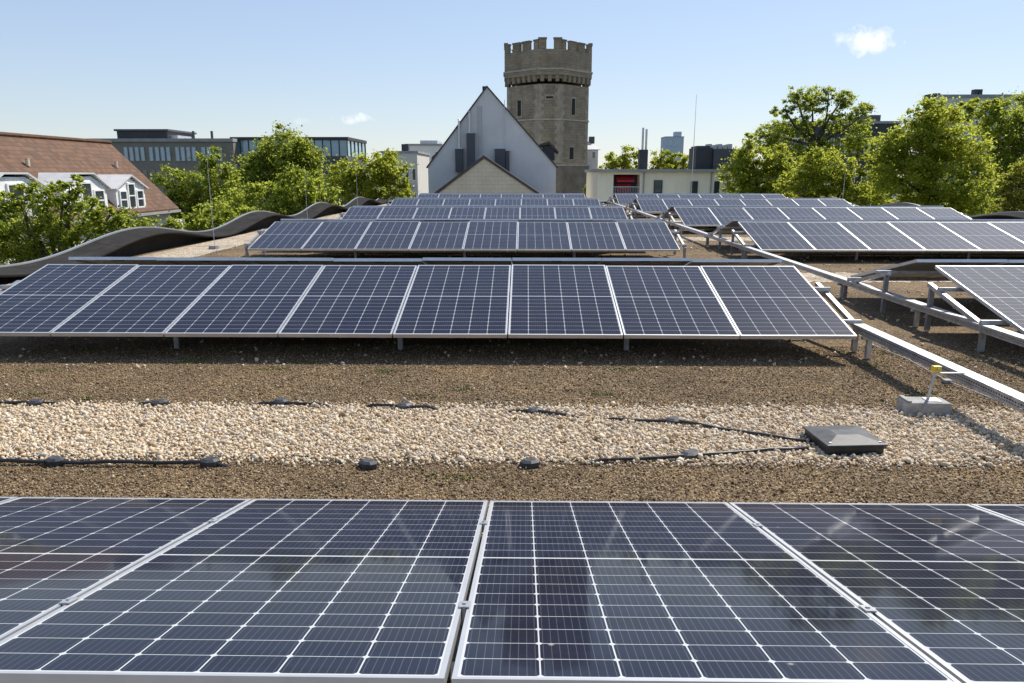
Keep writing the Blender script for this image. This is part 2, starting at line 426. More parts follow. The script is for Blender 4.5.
# ================================================================== SETTING
mb = MB(); mb.quad((-4000, -4000, GZ), (4000, -4000, GZ), (4000, 4000, GZ), (-4000, 4000, GZ))
tag(mb.build('ground', M['ground'], fix=False), kind='structure')
mb = MB(); mb.quad((-17.5, -60, GZ + .004), (-12, -60, GZ + .004), (-12, 110, GZ + .004), (-17.5, 110, GZ + .004))
tag(mb.build('road', M['asphalt'], fix=False), kind='structure')
mb = MB(); mb.box(-12, -9.6, -60, 110, GZ, GZ + .12); mb.box(-19.6, -17.5, -60, 110, GZ, GZ + .12)
tag(mb.build('pavement', M['paving']), kind='structure')
mb = MB()
for k in range(28): mb.quad((-14.82, -58 + k * 6, GZ + .008), (-14.68, -58 + k * 6, GZ + .008), (-14.68, -55 + k * 6, GZ + .008), (-14.82, -55 + k * 6, GZ + .008))
tag(mb.build('road_marking', M['white_paint'], fix=False), kind='structure')

XL, XR, Y0, Y1 = -8.5, 15.5, -6.0, 43.5      # our own roof
mb = MB(); mb.quad((XL + .2, Y0, 0), (XR - .2, Y0, 0), (XR - .2, Y1, 0), (XL + .2, Y1, 0))
tag(mb.build('roof_deck', M['substrate'], fix=False), kind='structure')
mb = MB(); mb.box(XL + .05, XR - .05, Y0, Y1, GZ, -.05)
tag(mb.build('roof_building', M['pale_wall']), 'pale rendered building that carries the gravel roof and all its solar panels', 'building')

# light gravel bands on the deck (4 mm above it), ragged edges
def ragged(x0, x1, y0, y1, amp, step, name, z=.004, seed=1):
    rnd = random.Random(seed); n = max(2, int((x1 - x0) / step)); vs = []; fs = []
    for i in range(n + 1):
        x = x0 + (x1 - x0) * i / n
        vs.append((x, y0 + rnd.uniform(-amp, amp), z)); vs.append((x, y1 + rnd.uniform(-amp, amp), z))
    for i in range(n): fs.append((2 * i, 2 * i + 2, 2 * i + 3, 2 * i + 1))
    m = MB(); m.v = vs; m.f = fs
    return tag(m.build(name, M['strip'], fix=False), kind='structure')
for k, yc in enumerate((4.66, 12.3, 19.7, 27.2, 34.6)):
    hw_ = .46 if k == 0 else .56; ragged(XL + 1.7, XR - 1.7, yc - hw_, yc + hw_, .09, .05, 'gravel_band', seed=k)
for xa, xb in ((XL + .5, XL + 1.72), (XR - 1.72, XR - .5)):
    m = MB(); rnd = random.Random(int(xa)); vs = []; n = 300
    for i in range(n + 1):
        y = Y0 + (Y1 - Y0) * i / n
        e = rnd.uniform(-.06, .06)
        vs += [(xa + (e if xa > 0 else 0), y, .008), (xb + (0 if xa > 0 else e), y, .008)]
    m.v = vs; m.f = [(2 * i, 2 * i + 1, 2 * i + 3, 2 * i + 2) for i in range(n)]
    tag(m.build('gravel_band', M['strip'], fix=False), kind='structure')

# loose pebbles and grains near the camera
def ico(sub):
    bm = bmesh.new(); bmesh.ops.create_icosphere(bm, subdivisions=sub, radius=1)
    V = np.array([v.co[:] for v in bm.verts]); F = np.array([[v.index for v in f.verts] for f in bm.faces]); bm.free(); return V, F
def scatter(name, base, P, S, mat, seed, smooth):
    rng = np.random.default_rng(seed); V, F = base; n = len(P)
    q = rng.normal(size=(n, 4)); q /= np.linalg.norm(q, axis=1, keepdims=True)
    a, b, c, d = q.T
    Rm = np.stack([1 - 2 * (c * c + d * d), 2 * (b * c - a * d), 2 * (b * d + a * c), 2 * (b * c + a * d), 1 - 2 * (b * b + d * d), 2 * (c * d - a * b),
                   2 * (b * d - a * c), 2 * (c * d + a * b), 1 - 2 * (b * b + c * c)], 1).reshape(n, 3, 3)
    jit = 1 + rng.uniform(-.22, .22, (n, len(V), 1))
    L = V[None] * S[:, None, :] * jit
    W = np.einsum('nij,nvj->nvi', Rm, L) + P[:, None, :]
    Fs = F[None] + (np.arange(n) * len(V))[:, None, None]
    return np_mesh(name, W.reshape(-1, 3), Fs.reshape(-1, F.shape[1]), mat, smooth=smooth)
rng = np.random.default_rng(4)
n = 66000
px_ = rng.uniform(-4.6, 5.4, n); py_ = 4.66 + rng.uniform(-1, 1, n) * .54 + rng.normal(0, .05, n)
keep = np.ones(n, bool)
# thinner and dirtier towards the drain box end
keep &= ~((px_ > 2.6) & (rng.random(n) < .35)) & ~((px_ > 3.6) & (rng.random(n) < .4))
px_, py_ = px_[keep], py_[keep]; n = len(px_)
r = np.clip(rng.lognormal(math.log(.0076), .38, n), .004, .022)
S = np.stack([r * rng.uniform(.9, 1.4, n), r * rng.uniform(.75, 1.05, n), r * rng.uniform(.5, .8, n)], 1)
P = np.stack([px_, py_, 0.004 + rng.uniform(.1, .9, n) * r], 1)
tag(scatter('light_gravel', ico(1), P, S, M['pebble'], 5, True), 'loose light beige pebbles filling the gravel strip', 'gravel', kind='stuff')
n = 210000
gx = rng.uniform(-4.8, 5.6, n); gy = rng.uniform(2.7, 7.2, n)
k1 = (np.abs(gy - 4.66) > .54) | (rng.random(n) < .08)
k1 &= (np.abs(gx) < gy * .72 + .8)
gx, gy = gx[k1], gy[k1]; n = len(gx)
r = np.clip(rng.lognormal(math.log(.0043), .38, n), .0025, .013)
S = np.stack([r * rng.uniform(.8, 1.4, n), r * rng.uniform(.7, 1.1, n), r * rng.uniform(.6, 1, n)], 1)
P = np.stack([gx, gy, rng.uniform(.1, .9, n) * r], 1)
octa = (np.array([[1, 0, 0], [-1, 0, 0], [0, 1, 0], [0, -1, 0], [0, 0, 1], [0, 0, -1.]]),
        np.array([[0, 2, 4], [2, 1, 4], [1, 3, 4], [3, 0, 4], [2, 0, 5], [1, 2, 5], [3, 1, 5], [0, 3, 5]]))
tag(scatter('brown_gravel', octa, P, S, M['grain'], 6, False), 'fine brown crushed gravel grains covering the roof', 'gravel', kind='stuff')
# a few pebbles rolled out over the brown substrate, further back too
n = 9000
gx = rng.uniform(-7, 14, n); gy = rng.uniform(6.2, 30, n)
r = np.clip(rng.lognormal(math.log(.012), .4, n), .006, .035)
S = np.stack([r * 1.2, r, r * .7], 1); P = np.stack([gx, gy, r * .4], 1)
tag(scatter('scattered_stones', octa, P, S, M['pebble'], 8, True), 'single light stones strewn over the brown roof substrate', 'stones', kind='stuff')
# moss tufts
n = 2600; cen = rng.uniform([-4.5, 2.9], [5, 7], (46, 2)); ci = rng.integers(0, 46, n)
pp = cen[ci] + rng.normal(0, .05, (n, 2)) * [1.6, .7]
ok = np.abs(pp[:, 1] - 4.66) > .5; pp = pp[ok]; n = len(pp)
S = np.stack([np.full(n, .006), np.full(n, .006), np.full(n, .008)], 1) * rng.uniform(.6, 1.5, (n, 1))
tag(scatter('moss_tufts', octa, np.c_[pp, np.full(n, .006)], S, M['moss'], 9, False), 'small green moss and sedum tufts on the roof substrate', 'moss', kind='stuff')

# wavy parapets -----------------------------------------------------
def zpar(y): return .36 + .165 * math.cos(2 * math.pi * (y - 16.1) / 7.45)
def parapet(xo, sgn, label):
    root = empty('wavy_parapet', (xo, 20, 0), label, 'parapet')
    n = 420; ys = [Y0 + (Y1 - Y0) * i / n for i in range(n + 1)]
    def strip(pairs_f, name, mat):
        m = MB(); k = len(pairs_f(0)); vs = []
        for y in ys: vs += [(x - xo, y - 20, z) for x, z in pairs_f(y)]
        fs = [(i * k + j, i * k + j + 1, (i + 1) * k + j + 1, (i + 1) * k + j) for i in range(n) for j in range(k - 1)]
        m.v = vs; m.f = fs; return m.build(name, mat, root, smooth=True, fix=False)
    xi = xo - sgn * .55
    strip(lambda y: [(xo, zpar(y) - .012), (xo - sgn * .28, zpar(y) - .055), (xi, zpar(y) - .11)], 'membrane_cap', M['membrane'])
    xf = xo - sgn * .25
    strip(lambda y: [(xi, zpar(y) - .11), (xi, zpar(y) - .15), (xf, zpar(y) - .15), (xf, -.01)], 'inner_face', M['membrane_dark'])
    strip(lambda y: [(xo, -.8), (xo, zpar(y) - .012)], 'outer_face', M['grey_clad'])
    m = MB(); vs = []
    sec = [(-.02, -.03), (.03, -.03), (.03, .012), (-.02, .012)]
    for y in ys: vs += [(sgn * a, y - 20, zpar(y) + b) for a, b in sec]
    m.v = vs; m.f = [(i * 4 + j, i * 4 + (j + 1) % 4, (i + 1) * 4 + (j + 1) % 4, (i + 1) * 4 + j) for i in range(n) for j in range(4)]
    m.build('drip_edge', M['drip'], root)
parapet(XL, -1, 'wavy dark roof edge with pale metal rim beside the leafy street trees')
parapet(XR, 1, 'wavy dark roof edge behind the panels under the tall open crowned tree')
r_ = empty('end_parapet', (3.5, Y1, 0), 'low straight roof edge closing the far end of the panel roof', 'parapet')
MB().box(-11.9, 11.9, -.15, .15, -.6, .12).build('upstand', M['membrane_dark'], r_)
MB().box(-11.9, 11.9, -.18, .18, .122, .15).build('drip_edge', M['drip'], r_)

# ================================================================== SOLAR PANELS
TILT = R(14.0)
def make_panel():
    root = empty('solar_panel', (0, 0, 0), 'solar panel', 'solar panel')
    h = PW / 2; t = .036; lip = .011
    m = MB()
    m.box(-h, h, 0, lip, -t, 0); m.box(-h, h, PL - lip, PL, -t, 0)
    m.box(-h, -h + lip, lip, PL - lip, -t, 0); m.box(h - lip, h, lip, PL - lip, -t, 0)
    m.build('frame', M['alu'], root)
    MB().box(-h + lip, h - lip, lip, PL - lip, -.006, -.0015).build('cell_sheet', M['cells'], root)
    MB().box(-h + lip, h - lip, lip, PL - lip, -.012, -.0075).build('backsheet', M['backsheet'], root)
    m = MB()
    m.box(-.06, .06, PL - .16, PL - .08, -.03, -.0125)
    m.build('junction_box', M['black_plastic'], root)
    return root
ORD = ['first', 'second', 'third', 'fourth', 'fifth', 'sixth', 'seventh', 'eighth', 'ninth', 'tenth']
prnd = random.Random(5); pproto = make_panel(); pused = [False]
def panel(x, y_low, z_low, away, label):
    if not pused[0]: o = pproto; pused[0] = True
    else: o = copy_tree(pproto)
    o.location = (x, y_low, z_low)
    o.rotation_euler = (TILT + prnd.uniform(-.004, .004), prnd.uniform(-.002, .002), (math.pi if away else 0) + prnd.uniform(-.0015, .0015))
    tag(o, label, 'solar panel', 'solar panels on the gravel roof')
    return o

ZLOW = .25; DY = PL * math.cos(TILT); DZ = PL * math.sin(TILT)
LX0 = 2.995 - 8 * PITCHX
ROWY = [6.56, 14.35, 21.37, 29.15, 36.5]
RIDGE_GAP = .40

# mounting rack under one row pair: local origin on the deck at the near end of the row's aisle side
def make_rack(nx, pair=True):
    root = empty('mounting_rack', (0, 0, 0))
    L = nx * PITCHX
    off = -.085
    def surf(y):                     # height of the panel underside rail at local y (0 = front low edge)
        if y <= DY: return ZLOW + math.tan(TILT) * y + off
        y2 = 2 * DY + RIDGE_GAP - y
        return ZLOW + math.tan(TILT) * y2 + off
    xs = [-.17 + (L + .34) * i / 4 for i in range(5)]
    sides = [(0.36, DY - .25, .42, DY - .5)]
    if pair: sides.append((2 * DY + RIDGE_GAP - .22, DY + RIDGE_GAP + .25, 2 * DY + RIDGE_GAP - .42, DY + RIDGE_GAP + .5))
    for (ya, yb, pa, pb) in sides:
        for x in xs:
            MB().bar((x, ya, surf(ya) - .02), (x, yb, surf(yb) - .02), .045, .045).build('rail', M['galv'], root)
            for yy in (ya + (.06 if yb > ya else -.06), yb - (.06 if yb > ya else -.06)):
                m = MB(); m.box(x - .024, x + .024, yy - .02, yy + .02, .012, surf(yy) - .045)
                m.build('leg', M['shaded_leg_steel'], root)
        for yy in (pa, pb):
            MB().box(-.21, L + .21, yy - .02, yy + .02, surf(yy) + .006, surf(yy) + .046).build('purlin', M['galv'], root)
    if pair: MB().box(1.1, L - 1.1, DY + .012, DY + .015, .04, ZLOW + DZ - .05).build('sun_blocker', M['grey_clad'], root)  # added sheet that stops sun falling through the ridge gap
    return root
RACK_LABELS = ['first row past the gravel strip', 'second row past the gravel strip', 'third row past the gravel strip', 'fourth row past the gravel strip', 'farthest row, before the gabled houses']
rproto = make_rack(8)
first = True
for side, x0, nL in (('left', LX0, 8), ('right', 4.54, 8)):
    for ri, y in enumerate(ROWY):
        nn = nL
        rk = rproto if first else copy_tree(rproto); first = False
        rk.location = (x0, y, 0)
        tag(rk, f'galvanised trestle rack {side} of the aisle under the {RACK_LABELS[ri]}', 'rack', 'mounting racks of the solar rows')
        for k in range(nn):
            kk = nn - k if side == 'left' else k + 1      # count from the aisle
            nth = ORD[kk - 1]
            panel(x0 + (k + .5) * PITCHX, y, ZLOW, False,
                  f'solar panel {nth} from the aisle, {ORD[ri]} upright row {side} of the aisle')
            panel(x0 + (k + .5) * PITCHX, y + 2 * DY + RIDGE_GAP, ZLOW + .035, True,
                  f'solar panel {nth} from aisle, sloping away behind {ORD[ri]} row {side} of aisle')
# nearest row, falling away from the camera
nl = ['cropped sliver of a solar panel at the upper left corner of the closest row',
      'close-up solar panel cut by the left picture edge, before the gravel strip',
      'close-up solar panel on the left side of the open dark seam',
      'close-up solar panel mirroring the dark tower, directly right of the open seam',
      'close-up solar panel between the tower reflection panel and the cropped corner panel',
      'cropped corner of a solar panel at the right end of the closest row']
for k in range(6):
    panel(-3.305 + (k + .5) * PITCHX, 3.034, .262, True, nl[k]).rotation_euler.x = R(13.15)
rk = make_rack(6, False)
rk.location = (2.995, 3.034, -.02); rk.rotation_euler = (0, 0, math.pi)
tag(rk, 'galvanised trestle rack beneath the closest solar panels at the bottom of the view', 'rack', 'mounting racks of the solar rows')
cproto = None
for k in range(1, 6):
    for f in (.24, .76):
        o = None
        x = -3.305 + k * PITCHX; y = 3.034 - f * DY; z = .262 + f * PL * math.sin(R(13.15))
        m = MB(); m.box(-.014, .014, -.022, .022, .001, .004); m.box(-.004, .004, -.022, .022, -.03, .001)
        m.tube([(0, 0, .004), (0, 0, .008)], .0065, 6)
        if cproto is None: cproto = m.build('clamp', M['galv'], rk); o = cproto
        else: o = cproto.copy(); COL.objects.link(o); o.parent = rk
        loc = rk.matrix_basis.inverted() @ Vector((x, y, z))
        o.location = loc; o.rotation_euler = (R(13.15), 0, 0)

# ================================================================== CABLE TRAYS
def slotted_plate(y0, y1, z0, z1, slot_to):
    "side plate in the plane x=0 with two rows of real slots"
    m = MB(); zz = [z0, z0 + .016, z0 + .026, z0 + .036, z0 + .046, z1]
    y = y0
    pit = .028; sl = .016
    ycut = min(y1, slot_to); n = int((ycut - y0) / pit)
    for i in range(n):
        a, b, c = y0 + i * pit, y0 + i * pit + sl, y0 + (i + 1) * pit
        for j in range(5):
            if j in (1, 3): m.quad((0, b, zz[j]), (0, c, zz[j]), (0, c, zz[j + 1]), (0, b, zz[j + 1]))
            else: m.quad((0, a, zz[j]), (0, c, zz[j]), (0, c, zz[j + 1]), (0, a, zz[j + 1]))
    e = y0 + n * pit
    if e < y1: m.quad((0, e, z0), (0, y1, z0), (0, y1, z1), (0, e, z1))
    return m
def tray(x, y0, y1, z, slot_to, label, feet):
    root = empty('cable_tray', (x, y0, 0), label, 'cable tray', 'cable trays along the aisle')
    hw = .05; h = .066
    for sx in (-hw, hw):
        o = slotted_plate(0, y1 - y0, z, z + h, slot_to - y0).build('side_plate', M['galv'], root, fix=False); o.location.x = sx
    MB().box(-hw, hw, 0, y1 - y0, z - .002, z).build('tray_floor', M['galv'], root)
    k = 0; y = 0
    while y < y1 - y0:
        e = min(y + 2.0, y1 - y0)
        m = MB(); m.box(-hw - .004, hw + .004, y + .003, e - .003, z + h + .001, z + h + .004)
        m.box(-hw - .004, -hw - .0015, y + .003, e - .003, z + h - .012, z + h + .001); m.box(hw + .0015, hw + .004, y + .003, e - .003, z + h - .012, z + h + .001)
        m.build('cover', M['galv'], root); y = e
    for f in feet:
        m = MB(); m.box(-.07, .07, f - y0 - .02, f - y0 + .02, z - .03, z - .003); m.box(-.022, .022, f - y0 - .018, f - y0 + .018, .004, z - .0302); 
        m.build('foot', M['galv'], root)
    MB().tube([(-.015, .0, z + .02), (-.015, y1 - y0, z + .02)], .009, 6).build('cable', M['black_plastic'], root)
    return root
tray(3.17, .6, 6.95, .215, 6.95, 'straight galvanised cable tray running from the first panel row past the concrete block', (2.2, 6.7))
tray(4.38, 3.2, 40.5, .205, 16, 'long galvanised cable tray down the whole aisle beside the right block of rows', (4.0, 6.0, 8.2, 10.2, 12.6, 15, 18, 21, 24, 27, 30, 33, 36))

# concrete block that holds the tray clamp
b = empty('concrete_block', (2.86, 5.12, 0), 'grey concrete paver with a metal rod, under the slotted tray', 'block')
b.rotation_euler.z = R(-3)
m = MB(); m.prism([(-.155, .0), (.155, .0), (.155, .085), (.147, .095), (-.147, .095), (-.155, .085)], 'y', -.08, .08); m.build('block', M['concrete'], b, bevel=.006)
m = MB(); m.box(-.15, -.118, -.078, .078, .0965, .108); m.build('raised_edge', M['concrete'], b, bevel=.004)
MB().tube([(.02, 0, .09), (.05, 0, .315)], .011, 8).build('rod', M['galv'], b)
MB().box(-.0, .10, -.05, .05, .097, .101).build('base_plate', M['galv'], b)
c = empty('earth_clamp', (2.915, 5.12, .325), 'yellow clamp on the rod above the concrete block', 'clamp')
MB().box(-.03, .03, -.02, .02, -.022, .022).build('clamp_body', M['yellow'], c, bevel=.005)
MB().bar((.03, 0, -.03), (.20, 0, -.03), .024, .006).build('arm', M['galv'], c)
MB().tube([(0, -.02, 0), (0, -.032, 0)], .009, 6).build('screw', M['galv'], c)

# inspection box
d = empty('drain_box', (2.0, 4.43, 0), 'black plastic drain inspection box with sloped lid on the pebbles', 'drain box', rz=R(4))
w2, d2 = .175, .165
m = MB(); m.prism([(-w2, -d2), (w2, -d2), (w2, d2), (-w2, d2)], 'z', 0, .062)
m.build('body', M['black_plastic'], d, bevel=.006)
m = MB(); o_ = .012
m.add([(-w2 - o_, -d2 - o_, .063), (w2 + o_, -d2 - o_, .063), (w2 + o_, d2 + o_, .063), (-w2 - o_, d2 + o_, .063),
       (-w2 - o_, -d2 - o_, .074), (w2 + o_, -d2 - o_, .074), (w2 + o_, d2 + o_, .074), (-w2 - o_, d2 + o_, .074),
       (-.07, -.05, .096), (.07, -.05, .096), (.07, .05, .096), (-.07, .05, .096)],
      [(3, 2, 1, 0), (0, 1, 5, 4), (1, 2, 6, 5), (2, 3, 7, 6), (3, 0, 4, 7), (4, 5, 9, 8), (5, 6, 10, 9), (6, 7, 11, 10), (7, 4, 8, 11), (8, 9, 10, 11)])
m.build('lid', M['dusty_plastic'], d, bevel=.003)
m = MB()
for sx in (-.1, 0, .1): m.box(sx - .03, sx + .03, -d2 - .003, -d2 - .001, .018, .03)
m.build('slot_shade', M['slit'], d)  # thin plates coloured as the shade inside vent slots
for (sx, sy) in ((-.155, -.145), (.155, -.145)):
    MB().tube([(sx, sy, .076), (sx, sy, .083)], .009, 8).build('screw', M['galv'], d)

# black cables along the gravel strip
def gp(px, py, z=.02):
    dd = CM @ Vector(((px - 512) / FOC, -(py - 341.5) / FOC, -1)); s = (CAM_H - z) / -dd.z
    return Vector((dd.x * s, dd.y * s, z))
def cable(pix, clips, label, seed, hidden=()):
    root = empty('black_cable', (0, 4.6, 0), label, 'cable', 'cables edging the gravel strip')
    pts = [gp(*p) - Vector((0, 4.6, 0)) for p in pix]; rnd = random.Random(seed)
    dense = []; seg_ = []
    for a, b_ in zip(pts, pts[1:]):
        seg_.append(1)
        nseg = max(2, int((b_ - a).length / .12))
        for i in range(nseg):
            q = a.lerp(b_, i / nseg); q.y += rnd.uniform(-.006, .006); q.z = .022 + rnd.uniform(-.005, .008)
            fx = pix[len(seg_) - 1][0] + (pix[len(seg_)][0] - pix[len(seg_) - 1][0]) * i / nseg
            if any(h0 < fx < h1 for h0, h1 in hidden): q.z = -.022
            dense.append(q)
    dense.append(pts[-1])
    MB().tube(dense, .0115, 8).build('sheath', M['black_plastic'], root, smooth=True)
    for i, (cx, cy) in enumerate(clips):
        q = gp(cx, cy, .02) - Vector((0, 4.6, 0)); a = rnd.uniform(-.5, .5)
        mm = Matrix.Translation(q) @ Matrix.Rotation(a, 4, 'Z')
        m = MB(); n = 8
        vs = []
        for zz, k in ((-.015, 1), (.012, 1), (.024, .6)):
            for j in range(n):
                an = j * 2 * math.pi / n; vs.append(mm @ Vector((math.cos(an) * .062 * k, math.sin(an) * .045 * k, zz)))
        fs = [tuple(range(n - 1, -1, -1)), tuple(range(2 * n, 3 * n))]
        for r0 in (0, n):
            for j in range(n): fs.append((r0 + j, r0 + (j + 1) % n, r0 + n + (j + 1) % n, r0 + n + j))
        m.add(vs, fs); m.build('clip', M['dusty_plastic'], root)
cable([(-60, 402), (36, 403), (160, 403), (280, 403), (340, 405), (405, 407), (470, 409), (535, 412), (590, 417), (635, 420), (676, 422), (740, 431), (806, 441)],
      [(36, 403), (160, 403), (281, 402), (405, 406), (535, 411), (674, 421)], 'black cable along the far edge of the gravel strip to the drain box', 3, ((55, 140), (175, 262), (322, 372), (440, 510), (575, 592)))
cable([(-60, 461), (55, 462), (130, 463), (210, 463), (290, 465), (368, 465), (450, 465), (530, 463), (600, 460), (690, 456), (750, 451), (808, 448)],
      [(55, 461), (210, 462), (368, 464), (530, 463), (690, 455)], 'black cable along the near edge of the gravel strip to the drain box', 4, ((218, 590),))
root = empty('conductor_wire', (0, 0, 0), 'thin metal wire lying on the gravel in the aisle beside the tray', 'wire')
pw = [(3.36, 7.9, .16), (3.42, 7.2, .03), (3.5, 6.6, .02), (3.46, 5.9, .018), (3.55, 5.2, .022), (3.5, 4.4, .018), (3.6, 3.4, .02)]
MB().tube(pw, .0045, 6).build('wire', M['wire'], root, smooth=True)
for q in (pw[1], pw[3], pw[5]): MB().box(q[0] - .03, q[0] + .03, q[1] - .03, q[1] + .03, .004, .03).build('wire_holder', M['concrete'], root)

# lightning rods
def rod(x, y, h, label, rad=.0065):
    root = empty('lightning_rod', (x, y, 0), label, 'lightning rod', 'thin lightning rods on the roof')
    MB().tube([(0, 0, .08), (0, 0, h * .55), (.004, 0, h)], [rad, rad * .8, rad * .45], 6).build('pole', M['rod'], root)
    MB().tube([(0, 0, .0), (0, 0, .085)], [.14, .12], 12).build('base_weight', M['concrete'], root)
rod(-7.07, 16.8, 2.0, 'thin lightning rod on a round foot, nearest along the wavy dark edge')
rod(-7.07, 24.2, 1.9, 'thin lightning rod by the wavy edge before the round dark tree')
rod(-7.07, 31.6, 2.1, 'thin lightning rod farthest along the wavy edge, under the bright green tree')
rod(xat(692, 41), 41.0, zat(95, 41), 'very tall thin lightning rod rising beside the dark cube on the cream building', .02)
rod(13.8, 33.0, 2.2, 'thin lightning rod before the open crowned tree', .012)

# ================================================================== BUILDINGS
def window(parent, c, u, wv, hv, nrm, mat='glass', fr='white_frame', depth=.08, fw=.07, mull=(1, 1), nm='window'):
    "a framed window: centre c, horizontal unit u, outward nrm"
    c, u, nrm = Vector(c), Vector(u).normalized(), Vector(nrm).normalized(); zz = Vector((0, 0, 1))
    def bx(m, u0, u1, z0, z1, n0, n1):
        vs = [c + u * a + zz * b_ + nrm * d_ for d_ in (n0, n1) for b_ in (z0, z1) for a in (u0, u1)]
        m.add(vs, [(0, 2, 3, 1), (4, 5, 7, 6), (0, 1, 5, 4), (2, 6, 7, 3), (0, 4, 6, 2), (1, 3, 7, 5)])
    m = MB(); a, h = wv / 2, hv / 2
    bx(m, -a, a, -h, -h + fw, -.04, depth); bx(m, -a, a, h - fw, h, -.04, depth)
    bx(m, -a, -a + fw, -h + fw, h - fw, -.04, depth); bx(m, a - fw, a, -h + fw, h - fw, -.04, depth)
    for i in range(1, mull[0]):
        x = -a + wv * i / mull[0]; bx(m, x - fw * .4, x + fw * .4, -h + fw, h - fw, -.03, depth - .01)
    for i in range(1, mull[1]):
        z = -h + hv * i / mull[1]; bx(m, -a + fw, a - fw, z - fw * .4, z + fw * .4, -.03, depth - .015)
    f = m.build(nm, M[fr], parent)
    m = MB(); bx(m, -a + fw, a - fw, -h + fw, h - fw, -.03, depth * .4); m.build('pane', M[mat], f)
    return f

# ---- red tiled house
TH = empty('tiled_house', (-28, 30, GZ), 'house with long brown red tiled roof and white dormers behind the street tree', 'house')
def rel(root): return lambda x, y, z: (x - root.location.x, y - root.location.y, z - root.location.z)
q = rel(TH)
rdg, eav = at(110, 143, 50), at(179, 208, 50)
xr, zr, xe, ze, ya, yb = rdg.x, rdg.z, eav.x, eav.z, 6, 50
xw = -56.6 + 23.0 + 0
m = MB()
for (sx) in (1, -1):
    xa_ = xr + (xe - xr) * sx; 
    m.add([q(xr, ya, zr), q(xr, yb, zr), q(xa_, yb, ze), q(xa_, ya, ze), q(xr, ya, zr - .22), q(xr, yb, zr - .22), q(xa_, yb, ze - .22), q(xa_, ya, ze - .22)],
          [(0, 1, 2, 3), (7, 6, 5, 4), (1, 5, 6, 2), (0, 3, 7, 4), (3, 2, 6, 7)])
roof = m.build('roof', M['tiles'], TH)
MB().tube([q(xr, ya, zr + .03), q(xr, yb, zr + .03)], .13, 8).build('ridge_cap', M['tiles'], roof)
for yv in (47.5, 39, 31): MB().tube([q(xr + 1.6, yv, zr - 1.6), q(xr + 1.6, yv, zr - 1.2)], .1, 8).build('vent_pipe', M['beige'], roof)
m = MB(); hw = xe - xr - .45
m.prism([(xr - hw - TH.location.x, 0), (xr + hw - TH.location.x, 0), (xr + hw - TH.location.x, ze - GZ - .1), (xr - TH.location.x, zr - GZ - .28), (xr - hw - TH.location.x, ze - GZ - .1)], 'y', ya + .4 - 30, yb - .35 - 30)
m.build('wall', M['pale_wall'], TH)
MB().box(xe - .02 - TH.location.x, xe + .12 - TH.location.x, ya - 30, yb - 30, ze - GZ - .25, ze - GZ - .1).build('gutter', M['grey_slab'], TH)
for fl in (-2.9, -5.9, -8.9):
    for k in range(9):
        window(TH, q(xr + hw, 12 + k * 4.4, fl), (0, 1, 0), 1.3, 1.5, (1, 0, 0), mull=(2, 1))
def dormer(yc, wd, zt, zs, zb, xf, flat=False):
    w_ = wd / 2
    m = MB()
    xb = xr + (xe - xr) * (zr - zt) / (zr - ze) - .05
    m.prism([(yc - 30 - w_, zb - GZ), (yc - 30 + w_, zb - GZ), (yc - 30 + w_, zs - GZ), (yc - 30 + (w_ * .35 if flat else 0), zt - GZ - .12), (yc - 30 - (w_ * .35 if flat else 0), zt - GZ - .121), (yc - 30 - w_, zs - GZ)], 'x', xb + 28, xf + 28)
    dm = m.build('dormer', M['white_frame'], TH)
    m = MB()
    for s in (-1, 1):
        f0 = .35 * w_ * s if flat else 0
        a = [(xb + 27.6, yc - 30 + f0, zt - GZ), (xf + 28.18, yc - 30 + f0, zt - GZ), (xf + 28.18, yc - 30 + s * (w_ + .18), zs - GZ - .1), (xb + 27.6, yc - 30 + s * (w_ + .18), zs - GZ - .1)]
        m.add(a + [(x, y, z + .09) for x, y, z in a], [(0, 1, 2, 3), (7, 6, 5, 4), (0, 4, 5, 1), (1, 5, 6, 2), (2, 6, 7, 3), (3, 7, 4, 0)])
    if flat:
        m.box(xb + 27.6, xf + 28.18, yc - 30 - .35 * w_, yc - 30 + .35 * w_, zt - GZ + .002, zt - GZ + .092)
    m.build('dormer_roof', M['pale_zinc'], dm)
    for k in (-1, 0, 1):
        top = zs - .12 + (.75 if k == 0 else 0) * (zt - zs) * .8
        h_ = top - (zb + .25)
        window(dm, (xf + 28, yc - 30 + k * wd * .29, (zb + .25 + top) / 2 - GZ), (0, 1, 0), wd * .25, h_, (1, 0, 0), 'glass', fw=.09, mull=(1, 2))
xf_ = xe - .3; yd_ = 44.6
zt_d, zs_d, zb_d = zat(176, yd_), zat(188, yd_), zat(213, yd_)
dormer(yd_, 3.3, zt_d, zs_d, zb_d, xf_)
dormer(40.0, 4.0, zt_d + .1, zs_d + .1, zb_d, xf_, True)
dormer(34.4, 4.6, zt_d + .1, zs_d + .1, zb_d, xf_, True)
ext = (-23.4 + 28)
m = MB(); m.box(-5.0 + .0, 4.4, 50.02 - 30 - .35, 52 - 30, 0, 10.6)
m.build('annex', M['pale_wall'], TH)

